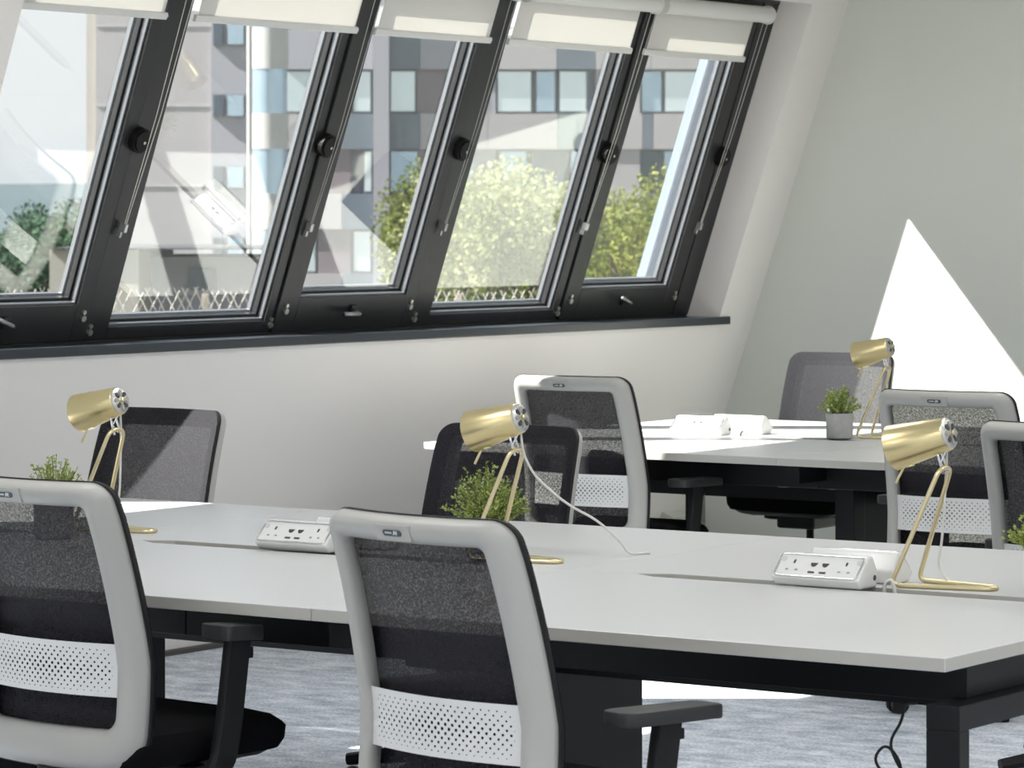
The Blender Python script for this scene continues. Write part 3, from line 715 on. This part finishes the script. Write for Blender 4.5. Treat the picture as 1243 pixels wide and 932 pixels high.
# ------------------------------------------------------------------ lamps
def make_lamp(x, y, rz, label, cable):
    t = thing('desk_lamp', (x, y, DESK_Z), math.radians(rz), label, 'lamp', 'brass desk lamps')
    r = 0.0052
    path = fillet([(0, -0.018, r), (-0.21, -0.062, r), (-0.115, -0.027, 0.250), (-0.115, 0.027, 0.250), (-0.21, 0.062, r), (0, 0.018, r)], 0.022, True, 6)
    mb = MB(); mb.tube(path, r, 8, closed=True); mb.build('wire_stand', M_BRASS_ROD, t, smooth=True)
    A = Vector((-0.108, 0, 0.322)); Bv = Vector((-0.236, 0, 0.288)); ax = (Bv - A).normalized()
    sx = Vector((0, 1, 0)); sz = ax.cross(sx)
    def sh(p): return A + ax * p.z + sx * p.x + sz * p.y
    L = (Bv - A).length
    mb = MB(); mb.lathe([(0.0325, 0.0), (0.0345, 0.002), (0.0485, L), (0.0470, L), (0.0330, 0.004), (0.003, 0.004)], 40, xf=sh, cap0=False, cap1=False)
    hd = mb.build('shade', M_BRASS, t, smooth='auto')
    mb = MB(); mb.lathe([(0.0325, 0.0), (0.032, -0.003), (0.026, -0.006), (0.004, -0.007)], 32, xf=sh); cap = mb.build('shade_cap', M_SILVER, t, smooth='auto')
    for k in range(8):
        a = 2 * math.pi * k / 8
        mb = MB(); c, s = math.cos(a), math.sin(a)
        pts = [(0.010, -0.0022), (0.022, -0.0055), (0.026, 0.0), (0.022, 0.0055), (0.010, 0.0022)]
        mb.prism([(u * c - v * s, u * s + v * c) for u, v in pts], -0.0085, -0.0055, lambda p, q, w: sh(Vector((p, q, w)))); mb.build('vent_slot', M_DARKSOCK if k % 2 else M_GREYSOCK, cap)
    mb = MB(); mb.lathe([(0.006, -0.006), (0.006, -0.013), (0.003, -0.014)], 12, xf=sh); mb.build('cap_nut', M_BRASS_ROD, cap)
    mb = MB(); c0 = sh(Vector((0, 0, 0.09))); mb.lathe([(0.004, 0), (0.014, 0.01), (0.026, 0.035), (0.024, 0.055), (0.010, 0.068)], 16, xf=lambda p: sh(Vector((p.x, p.y, 0.05 + p.z))))
    mb.build('bulb', M_TAG, t, smooth=True)
    for q in (-1, 1):
        mb = MB(); mb.tube([(-0.113, q * 0.012, 0.238), (-0.128, q * 0.010, 0.278), (-0.130, q * 0.008, 0.290)], 0.0028, 8); mb.build('stem', M_CHROME, t, smooth=True)
    mb = MB(); mb.tube([(-0.112, 0.0, 0.243), (-0.120, -0.012, 0.262), (-0.116, 0.004, 0.284), (-0.118, 0.0, 0.292)], 0.0022, 8); mb.build('stem_link', M_CHROME, t, smooth=True)
    mb = MB(); mb.tube([sh(Vector((0, 0.040, 0.105))), sh(Vector((0, 0.047, 0.105)))], 0.010, 10)
    mb.tube([(-0.212, 0, 0.249), (-0.231, 0, 0.214)], 0.0030, 8); mb.build('tilt_lever', M_BRASS_ROD, t, smooth='auto')
    if cable: 
        mb = MB(); mb.tube(fillet(cable, 0.05, seg=6), 0.0028, 8); mb.build('power_cable', M_CLEARCABLE, t, smooth=True)
    return t
CAB_IN = [(-0.122, 0.02, 0.285), (-0.128, 0.03, 0.24), (-0.145, 0.045, 0.10), (-0.158, 0.050, 0.035), (-0.13, 0.048, 0.006), (-0.12, 0.05, 0.004)]
CAB_OUT = [(-0.115, 0.015, 0.285), (-0.112, 0.02, 0.24), (-0.095, 0.04, 0.19), (-0.05, 0.10, 0.125), (-0.01, 0.17, 0.085), (0.02, 0.22, 0.035), (0.03, 0.24, 0.004), (0.05, 0.30, 0.003)]
make_lamp(-3.21, 6.52, 0, 'brass lamp on the near bench, at the bench end by the concrete pot', CAB_IN)
make_lamp(-4.27, 6.49, 0, 'brass lamp on the near bench, white cable trailing, leafy plant behind its leg', CAB_OUT)
make_lamp(-5.51, 6.56, 0, 'brass lamp on the near bench, in front of the half-sunlit chair', CAB_IN)
make_lamp(-5.64, 10.85, 3, 'brass lamp on the far bench, next to a concrete plant pot', CAB_IN)

# ------------------------------------------------------------------ power modules
def make_module(x, y, rz, label):
    t = thing('power_module', (x, y, DESK_Z), math.radians(rz), label, 'socket box', 'desk power modules')
    L = 0.104
    prof = [(0.014, 0.001), (-0.004, 0.020), (0.044, 0.066), (0.064, 0.068), (0.088, 0.030), (0.080, 0.001)]
    prof = [(a, b) for a, b in prof]
    mb = MB(); mb.prism(prof, -L, L, lambda a, b, c: Vector((c, a, b))); mb.build('housing', M_MODULE, t, bevel=0.006, bseg=3, smooth='auto')
    P0, P1 = Vector((0, -0.004, 0.020)), Vector((0, 0.044, 0.066)); u = (P1 - P0); LL = u.length; u.normalize(); nn = Vector((0, -u.z, u.y))
    def face(a, b, c): return Vector((a, 0, 0)) + P0 + u * b + nn * c
    pts = fillet([face(-L + 0.006, 0.004, 0.001), face(L - 0.006, 0.004, 0.001), face(L - 0.006, LL - 0.003, 0.001), face(-L + 0.006, LL - 0.003, 0.001)], 0.010, True)
    mb = MB(); mb.tube(pts, 0.0022, 8, closed=True); fa = mb.build('chrome_trim', M_CHROME, t, smooth=True)
    def slot(nm, a, b, w, h, m, poly=None):
        q = MB(); q.prism(poly or [(a - w, b - h), (a + w, b - h), (a + w, b + h), (a - w, b + h)], -0.001, 0.0012, face); q.build(nm, m, t)
    for a in (-0.062, 0.062):
        slot('earth_slot', a, 0.044, 0.0020, 0.0045, M_DARKSOCK)
        for d in (-0.0111, 0.0111): slot('pin_slot', a + d, 0.022, 0.0030, 0.0018, M_GREYSOCK)
    for a in (-0.0135, 0.0135):
        slot('data_port', a, 0.038, 0, 0, M_DARKSOCK, [(a - 0.008, 0.0425), (a - 0.007, 0.036), (a - 0.002, 0.032), (a + 0.004, 0.034), (a + 0.008, 0.0425)])
        slot('usb_port', a, 0.017, 0.0075, 0.0022, M_DARKSOCK)
    for a in (-0.090, 0.090):
        q = MB(); q.prism([(a + 0.0065 * math.cos(k * math.pi / 8), 0.050 + 0.0065 * math.sin(k * math.pi / 8)) for k in range(16)], -0.001, 0.0010, face); q.build('screw_cap', principled('screw_cap', (0.60, 0.60, 0.60), 0.5, noise=0.02), t)
    q = MB(); q.tube([(L - 0.001, 0.070, 0.022), (L + 0.001, 0.070, 0.022)], 0.006, 10); q.build('end_screw', M_DARKSOCK, t)
    return t
make_module(-3.545, 6.355, 0, 'white socket box with chrome trim, by the lamp at the bench end')
make_module(-3.54, 6.585, 180, 'white socket box back to back behind another, by the lamp at the bench end')
make_module(-4.935, 6.365, 0, 'white socket box on the near bench, between the two mesh chairs')
make_module(-4.88, 6.595, 180, 'white socket box back to back, half behind the middle mesh chair')
make_module(-6.40, 10.60, 0, 'white socket box on the far bench in full sun, sockets towards the aisle')
make_module(-6.32, 10.84, 180, 'white socket box on the far bench in full sun, back to back with another')
for (x, y, nm) in ((-3.42, 6.425, 'short white cable between the two socket boxes at the bench end'), (-4.81, 6.425, 'short white cable between the two socket boxes in the bench middle'), (-6.27, 10.70, 'short white cable between the two sunlit socket boxes')):
    mb = MB(); mb.tube(fillet([(x, y, DESK_Z - 0.05), (x + 0.002, y, DESK_Z + 0.01), (x + 0.02, y, DESK_Z + 0.022), (x + 0.03, y, DESK_Z - 0.02), (x + 0.03, y, DESK_Z - 0.15)], 0.015), 0.0042, 8)
    tag(mb.build('cable', M_CLEARCABLE, smooth=True), nm, 'cable', 'socket box cables')

# ------------------------------------------------------------------ potted plants
def make_plant(x, y, z, label, seed, fr=0.088, fh=0.115, nst=70, tagged=False, dense=1.0, pot_h=0.09):
    rnd = random.Random(seed)
    t = thing('potted_plant', (x, y, z), rnd.uniform(0, 6), label, 'plant', 'small potted plants on the desks')
    mb = MB(); mb.lathe([(0.040, 0.0), (0.0465, 0.004), (0.0485, pot_h - 0.003), (0.0475, pot_h), (0.0425, pot_h), (0.041, pot_h - 0.015)], 28, cap1=False); p = mb.build('pot', M_CONCRETE, t, smooth='auto')
    mb = MB(); mb.lathe([(0.0415, pot_h - 0.017), (0.0415, pot_h - 0.012)], 20); mb.build('soil', M_SOIL, p)
    st, lf = MB(), MB(); z0 = pot_h - 0.014
    for k in range(int(nst * dense)):
        a = rnd.uniform(0, 2 * math.pi); rr = fr * math.sqrt(rnd.random()); h = fh * (1 - 0.72 * (rr / fr) ** 2) * rnd.uniform(0.72, 1.08)
        b = Vector((0.03 * rr / fr * math.cos(a), 0.03 * rr / fr * math.sin(a), z0)); e = Vector((rr * math.cos(a), rr * math.sin(a), z0 + h))
        m = b.lerp(e, 0.5) + Vector((0, 0, 0.012)); pts = [b, m, e]
        st.tube(pts, 0.0009, 3, cap=False)
        for q in range(15):
            u = 0.25 + 0.75 * q / 14; pc = (b * (1 - u) ** 2 + m * 2 * u * (1 - u) + e * u * u)
            d = Vector((rnd.uniform(-1, 1), rnd.uniform(-1, 1), rnd.uniform(-0.2, 0.9))).normalized()
            l = rnd.uniform(0.007, 0.0125); w = d.cross(Vector((rnd.uniform(-1, 1), rnd.uniform(-1, 1), rnd.uniform(-1, 1)))).normalized() * l * 0.32
            nrm = d.cross(w).normalized() * l * 0.12
            lf.add([pc, pc + d * l * 0.5 + w + nrm, pc + d * l, pc + d * l * 0.5 - w + nrm], [(0, 1, 2, 3)])
    st.build('stems', M_STEM, t)['kind'] = 'stuff'
    lf.build('foliage', M_LEAF, t)['kind'] = 'stuff'
    if tagged:
        mb = MB(); pr = [(0.005 * math.cos(a), 0.009 * math.sin(a)) for a in [2 * math.pi * k / 12 for k in range(12)]]
        mb.prism(pr, -0.0008, 0.0008, lambda a, b, c: Vector((-0.035 + a * 1.2, -0.038 + c, pot_h + 0.018 + b * 1.3 - a))); mb.build('plant_tag', M_TAG, t)
    return t
make_plant(-3.09, 6.53, DESK_Z, 'leafy green plant in a concrete pot at the end of the near bench', 3, fr=0.10, fh=0.125, nst=90)
make_plant(-4.555, 6.61, DESK_Z, 'leafy green plant behind the leg of the middle brass lamp', 5, fh=0.150, fr=0.108, nst=120, pot_h=0.068)
make_plant(-5.62, 6.32, DESK_Z, 'leafy green plant seen over the top rail of a grey framed chair', 8, fh=0.125)
p_ = make_plant(-5.885, 10.73, DESK_Z, 'feathery green plant in a round concrete pot on the far bench', 11, fr=0.080, tagged=True)
p_.rotation_euler.z = math.radians(20)

# ------------------------------------------------------------------ outside the windows
def EX(x_px, y_px, d): return RGT * ((x_px - CX) * d / FPX) + FWD * d + Vector((0, 0, CAM_H + (HY - y_px) * d / FPX))
def ebox(mb, x0, x1, y0, y1, d0, d1, mat=0):
    """upright block: x and y measured across the face that stands at distance d0"""
    r0, r1 = (x0 - CX) * d0 / FPX, (x1 - CX) * d0 / FPX; z1, z0 = CAM_H + (HY - y0) * d0 / FPX, CAM_H + (HY - y1) * d0 / FPX
    mb.box(r0, r1, d0, d1, z0, z1, xf=lambda q: RGT * q.x + FWD * q.y + Vector((0, 0, q.z)), mat=mat)
GZ = -11.0
mb = MB()
ring_pts = 48
for k in range(ring_pts): a = 2 * math.pi * k / ring_pts; mb.v.append((900 * math.cos(a), 900 * math.sin(a), GZ))
mb.f.append(tuple(range(ring_pts))); mb.mi.append(0)
struct(mb.build('ground', principled('rough_grass', (0.17, 0.17, 0.14), 0.95, noise=0.3, nscale=0.3)))
M_PALE = principled('pale_concrete', (0.35, 0.33, 0.345), 0.85, noise=0.06, nscale=0.6)
M_PALE2 = principled('white_concrete', (0.42, 0.41, 0.41), 0.85, noise=0.04, nscale=0.6)
M_LILAC = principled('lilac_concrete', (0.3, 0.295, 0.335), 0.85, noise=0.05, nscale=0.6)
M_SLATE = principled('slate_panel', (0.12, 0.145, 0.18), 0.6, noise=0.1, nscale=0.8)
M_GREENGREY = principled('green_grey_panel', (0.23, 0.26, 0.275), 0.6, noise=0.08, nscale=0.8)
M_MAROON = principled('maroon_panel', (0.185, 0.15, 0.17), 0.7, noise=0.1, nscale=0.8)
M_WBODY = principled('facade_body', (0.17, 0.17, 0.19), 0.7, noise=0.1, nscale=0.5)
M_PGLASS = principled('curtained_glass', (0.74, 0.82, 0.84), 0.3, metal=0.7, noise=0.06, nscale=2)
M_BGLASS = principled('blue_glass', (0.46, 0.58, 0.68), 0.25, metal=0.7, noise=0.1, nscale=2)
M_DGLASS = principled('dark_glass', (0.07, 0.09, 0.12), 0.12, noise=0.2, nscale=2)
M_WFRAME = principled('window_frame_grey', (0.16, 0.17, 0.19), 0.5, noise=0.1)

def facade(name, label, loc, cat='building'):
    return thing(name, loc, 0, label, cat)
def attach(o, root):
    o.parent = root; o.matrix_parent_inverse = Matrix.Translation(-root.location)
    return o
DB = 130.0
bl = facade('office_block', 'long pale panelled block with window bands behind the trees', (RGT * 0 + FWD * DB + Vector((0, 0, GZ))))
bl.location = FWD * DB + Vector((0, 0, GZ))
mb = MB(); ebox(mb, 300, 1120, -210, 650, DB, DB + 14); attach(mb.build('wall', M_WBODY), bl)
def panel(x0, x1, y0, y1, m, nm='panel', proud=0.35):
    mb = MB(); ebox(mb, x0 + 0.3, x1 - 0.3, y0, y1, DB - proud, DB + 0.05); attach(mb.build(nm, m), bl)
def wind(x0, x1, y0, y1, m):
    mb = MB(); ebox(mb, x0, x1, y0, y1, DB - 0.12, DB + 0.02); fr = attach(mb.build('window', M_WFRAME), bl)
    mb = MB(); ebox(mb, x0 + 1.6, x1 - 1.6, y0 + 2.0, y1 - 2.0, DB - 0.16, DB - 0.1); o = mb.build('pane', m); o.parent = fr
ROWS = [(-62, -14), (35, 84), (138, 181), (235, 278), (332, 376)]
PAN = [(345, 415, M_PALE), (415, 453, M_SLATE), (472, 510, M_SLATE), (510, 592, M_PALE), (592, 677, M_PALE), (677, 721, M_GREENGREY), (721, 780, M_PALE), (780, 793, M_SLATE), (793, 880, M_PALE), (880, 930, M_SLATE), (930, 1060, M_PALE)]
PAN1 = [(345, 453, M_LILAC), (472, 510, M_SLATE), (510, 606, M_LILAC), (606, 676, M_PALE), (676, 723, M_SLATE), (723, 790, M_PALE), (790, 866, M_PALE), (866, 910, M_SLATE), (910, 1060, M_PALE)]
for ri, (a, b) in enumerate(ROWS):
    for x0, x1, m in (PAN if ri != 1 else PAN1): panel(x0, x1, a, b, m)
for ri, (a, b) in enumerate([(-14, 35), (84, 138), (181, 235), (278, 332)]):
    cells = [(346, 384, M_PGLASS), (428, 451, M_PGLASS), (473, 505, M_PGLASS), (541, 572, M_BGLASS), (603, 646, M_PGLASS), (650, 675, M_BGLASS), (678, 713, M_PGLASS), (713, 722, M_DGLASS), (778, 804, M_BGLASS), (806, 850, M_PGLASS), (900, 950, M_PGLASS), (970, 1020, M_BGLASS)]
    if ri == 2: cells = [(350, 384, M_BGLASS), (441, 452, M_PGLASS), (473, 512, M_BGLASS), (560, 600, M_BGLASS), (606, 640, M_BGLASS), (645, 690, M_DGLASS), (692, 722, M_BGLASS), (752, 776, M_BGLASS), (776, 803, M_DGLASS), (805, 836, M_BGLASS), (900, 950, M_BGLASS)]
    for x0, x1, m in cells: wind(x0, x1, a + 1, b - 1, m)
    panel(386, 426, a, b, M_MAROON, proud=0.2); panel(506, 540, a, b, M_MAROON, proud=0.2); panel(572, 602, a, b, M_LILAC, proud=0.2); panel(723, 777, a, b, M_PALE, proud=0.25); panel(852, 898, a, b, M_MAROON, proud=0.2)
mb = MB(); ebox(mb, 453, 472, -205, 640, DB - 0.8, DB + 0.05); attach(mb.build('pier', M_LILAC), bl)

# round-fronted stair bay and bare tower
bay = facade('bay_tower', 'round fronted white bay with banded windows beside the bare tower', FWD * 122 + Vector((0, 0, GZ)))
bc = EX(327, HY, 125.0); brr = 20 * 125.0 / FPX * 1.15
def bay_band(nm, y0, y1, r, m):
    z1, z0 = CAM_H + (HY - y0) * 125 / FPX, CAM_H + (HY - y1) * 125 / FPX
    mb = MB(); mb.lathe([(r, z0), (r, z1)], 28, xf=lambda p: Vector((bc.x + p.x, bc.y + p.y, p.z))); attach(mb.build(nm, m, smooth='auto'), bay)
for a, b in ROWS: bay_band('spandrel_band', a, b, brr, M_PALE2)
for a, b in [(-14, 35), (84, 138), (181, 235), (278, 332)]: bay_band('window_band', a, b, brr * 0.94, M_BGLASS)
bay_band('core', 376, 650, brr * 0.96, M_PALE2)
tw = facade('concrete_tower', 'tall bare pale concrete tower with corner coloured as if sunlit and few small windows', FWD * 108 + Vector((0, 0, GZ)))
DT = 108.0
mb = MB(); ebox(mb, 116, 300, -320, 740, DT, DT + 2.0); attach(mb.build('wall', M_PALE), tw)
mb = MB(); ebox(mb, 105, 116, -320, 740, DT + 0.2, DT + 1.9); attach(mb.build('sunlit_tone_strip', principled('sunlit_tone_concrete', (0.4, 0.37, 0.34), 0.85, noise=0.04, nscale=0.6)), tw)  # front-facing strip, lighter colour stands in for the sunlit side face
for k in range(9):
    mb = MB(); y0 = -260 + k * 97; ebox(mb, 117, 256, y0, y0 + 1.3, DT - 0.03, DT + 0.02); attach(mb.build('panel_joint', principled('joint_grey', (0.40, 0.39, 0.40), 0.9, noise=0.05)), tw)
mb = MB(); ebox(mb, 256, 299, -310, 330, DT - 0.15, DT + 0.02); attach(mb.build('recess_panel', M_LILAC), tw)
for k in range(-2, 4):
    yo = 27 + k * 87
    for x0, x1, m in ((258, 271, M_DGLASS), (275, 297, M_BGLASS)):
        mb = MB(); ebox(mb, x0, x1, yo, yo + 28, DT - 0.28, DT - 0.14); fr = attach(mb.build('window', M_WFRAME), tw)
        mb = MB(); ebox(mb, x0 + 1.5, x1 - 1.5, yo + 1.5, yo + 26.5, DT - 0.32, DT - 0.27); o = mb.build('pane', m); o.parent = fr
mb = MB(); c = EX(303, HY, 106.5); mb.tube([(c.x, c.y, GZ), (c.x, c.y, 12.0)], 0.085, 10); tag(mb.build('flue_pipe', M_PALE2, smooth='auto'), 'thin white pipe rising beside the bare tower', 'pipe')
# low buildings in front of the tower
lo = facade('low_building', 'low cream walled building at the foot of the tower', FWD * 58 + Vector((0, 0, GZ)))
mb = MB(); ebox(mb, 60, 168, 303, 1250, 58, 64); attach(mb.build('wall', principled('cream_render', (0.34, 0.32, 0.29), 0.9, noise=0.04, nscale=0.8)), lo)
mb = MB(); ebox(mb, 168, 330, 312, 1250, 60, 66); attach(mb.build('wall', M_LILAC), lo)
mb = MB(); ebox(mb, 59, 331, 301, 303, 57.9, 66.1); attach(mb.build('roof', principled('dark_felt', (0.045, 0.045, 0.05), 0.9, noise=0.2)), lo)
mb = MB(); ebox(mb, 228, 262, 325, 352, 59.95, 60.1); attach(mb.build('window', M_DGLASS), lo)

def tree(name, label, x_px, d, top_px, rx, rz, mat, n, leaf, seed, group='trees outside the windows', cat='tree'):
    rnd = random.Random(seed); c = EX(x_px, top_px, d); c.z -= rz
    t = thing(name, (c.x, c.y, GZ), 0, label, cat, group)
    lf = MB(); L0 = Vector((c.x, c.y, GZ))
    blobs = [(Vector((rnd.uniform(-0.62, 0.62) * rx, rnd.uniform(-0.62, 0.62) * rx, rnd.uniform(-0.85, 0.62) * rz)), rnd.uniform(0.26, 0.44)) for _ in range(34)]
    blobs += [(Vector((0, 0, 0.66 * rz)), 0.34)]
    for k in range(n):
        b, br = rnd.choice(blobs)
        v = Vector((rnd.gauss(0, 1), rnd.gauss(0, 1), rnd.gauss(0, 1))).normalized() * (rnd.random() ** 0.4)
        p = Vector((c.x, c.y, c.z)) - L0 + b + Vector((v.x * rx * br, v.y * rx * br, v.z * rz * br))
        dd = Vector((rnd.uniform(-1, 1), rnd.uniform(-1, 1), rnd.uniform(-0.8, 0.5))).normalized() * leaf * rnd.uniform(0.6, 1.25)
        w = dd.cross(Vector((rnd.uniform(-1, 1), rnd.uniform(-1, 1), rnd.uniform(-1, 1)))).normalized() * leaf * 0.38
        lf.add([p, p + dd * 0.5 + w, p + dd, p + dd * 0.5 - w], [(0, 1, 2, 3)])
    o = lf.build('foliage', mat, t); o['kind'] = 'stuff'
    hh = c.z - GZ
    mb = MB(); mb.tube([(0, 0, 0), (0.1, 0, hh * 0.5), (0, 0.1, hh)], 0.3, 8, radii=[0.38, 0.28, 0.14]); 
    for k in range(5):
        a = 1.3 * k; mb.tube([(0, 0, hh * 0.72), (math.cos(a) * rx * 0.3, math.sin(a) * rx * 0.3, hh), (math.cos(a) * rx * 0.55, math.sin(a) * rx * 0.55, hh + rz * 0.4)], 0.1, 5, radii=[0.13, 0.08, 0.03])
    mb.build('trunk', principled('bark', (0.16, 0.13, 0.10), 0.9, noise=0.3, nscale=4), t)
    return t
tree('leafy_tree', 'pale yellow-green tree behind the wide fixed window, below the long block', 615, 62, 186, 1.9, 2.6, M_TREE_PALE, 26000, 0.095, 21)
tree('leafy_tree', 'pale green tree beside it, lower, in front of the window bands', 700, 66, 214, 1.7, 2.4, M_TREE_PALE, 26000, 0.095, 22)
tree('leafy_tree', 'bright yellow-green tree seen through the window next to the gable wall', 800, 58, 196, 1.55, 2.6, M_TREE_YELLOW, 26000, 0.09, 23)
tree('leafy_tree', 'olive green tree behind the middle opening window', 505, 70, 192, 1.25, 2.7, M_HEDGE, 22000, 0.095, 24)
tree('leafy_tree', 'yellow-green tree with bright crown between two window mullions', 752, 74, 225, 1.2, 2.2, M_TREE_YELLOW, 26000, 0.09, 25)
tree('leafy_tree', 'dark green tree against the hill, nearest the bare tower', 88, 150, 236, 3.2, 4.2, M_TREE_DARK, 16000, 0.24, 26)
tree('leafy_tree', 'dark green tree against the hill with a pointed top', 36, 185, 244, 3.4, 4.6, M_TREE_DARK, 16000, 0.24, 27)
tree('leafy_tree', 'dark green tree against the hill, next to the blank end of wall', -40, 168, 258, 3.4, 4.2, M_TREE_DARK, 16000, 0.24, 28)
for k, (xp, tp) in enumerate(((415, 345), (470, 348), (525, 344), (580, 347), (640, 344), (700, 348))):
    tree('hedge_bush', 'clipped green bush in the row behind the lattice fence', xp, 40 + 1.2 * (k % 2), tp, 0.34, 0.5, M_HEDGE, 1500, 0.07, 40 + k, group='bushes behind the fence', cat='bush')
# flat roof with lattice fence
def RR(r, d, z): return RGT * r + FWD * d + Vector((0, 0, z))
mb = MB(); mb.box(-6.0, 2.5, 23.0, 36.0, -0.5, 0.1, xf=lambda q: RR(q.x, q.y, q.z)); struct(mb.build('roof_terrace', principled('felt_roof', (0.40, 0.39, 0.37), 0.95, noise=0.15, nscale=1.5)))
fe = thing('lattice_fence', RR(-1.0, 26, 0.1), 0, 'low pale lattice fence on the flat roof outside', 'fence')
FD = 26.0; z1 = CAM_H - (352 - HY) * FD / FPX
lat = MB(); stp = 0.072
k = 0; r = -4.2
rnd = random.Random(5)
while r < 1.6:
    for sgn in (-1, 1):
        j = rnd.uniform(-0.012, 0.012); top = z1 + rnd.uniform(-0.02, 0.025)
        lat.tube([RR(r + j, FD + sgn * 0.006, 0.11), RR(r + sgn * 0.42 + j, FD + sgn * 0.006, top)], 0.0042, 4, cap=False)
    r += stp
o = attach(lat.build('lattice', principled('willow_lath', (0.4, 0.37, 0.34), 0.85, noise=0.15, nscale=8)), fe); o['kind'] = 'stuff'
for q in range(7):
    mb = MB(); r = -4.2 + q * 0.95; mb.box(r - 0.025, r + 0.025, FD + 0.02, FD + 0.07, 0.1, z1 - 0.03, xf=lambda p: RR(p.x, p.y, p.z)); attach(mb.build('post', principled('fence_post', (0.42, 0.36, 0.30), 0.85, noise=0.2)), fe)
# distant hill
mb = MB(); HD = 1700.0; nx_, nd_ = 60, 10; rnd = random.Random(3)
prof = [0.55 + 0.22 * math.sin(i * 0.21 + 2.1) + 0.10 * math.sin(i * 0.55) + 0.05 * math.sin(i * 1.3) for i in range(nx_ + 1)]
for j in range(nd_ + 1):
    v = j / nd_
    for i in range(nx_ + 1):
        rr = -1500 + 3000 * i / nx_; hgt = (math.sin(math.pi * v)) * prof[i] * 34
        mb.v.append(tuple(RR(rr, HD - 500 + 1000 * v, GZ + hgt + rnd.uniform(-0.4, 0.4))))
for j in range(nd_):
    for i in range(nx_):
        a = j * (nx_ + 1) + i; mb.f.append((a, a + 1, a + nx_ + 2, a + nx_ + 1)); mb.mi.append(0)
struct(mb.build('hill', principled('hazy_hill', (0.055, 0.078, 0.088), 0.95, noise=0.15, nscale=0.02), smooth=True))
bpy.context.view_layer.update()
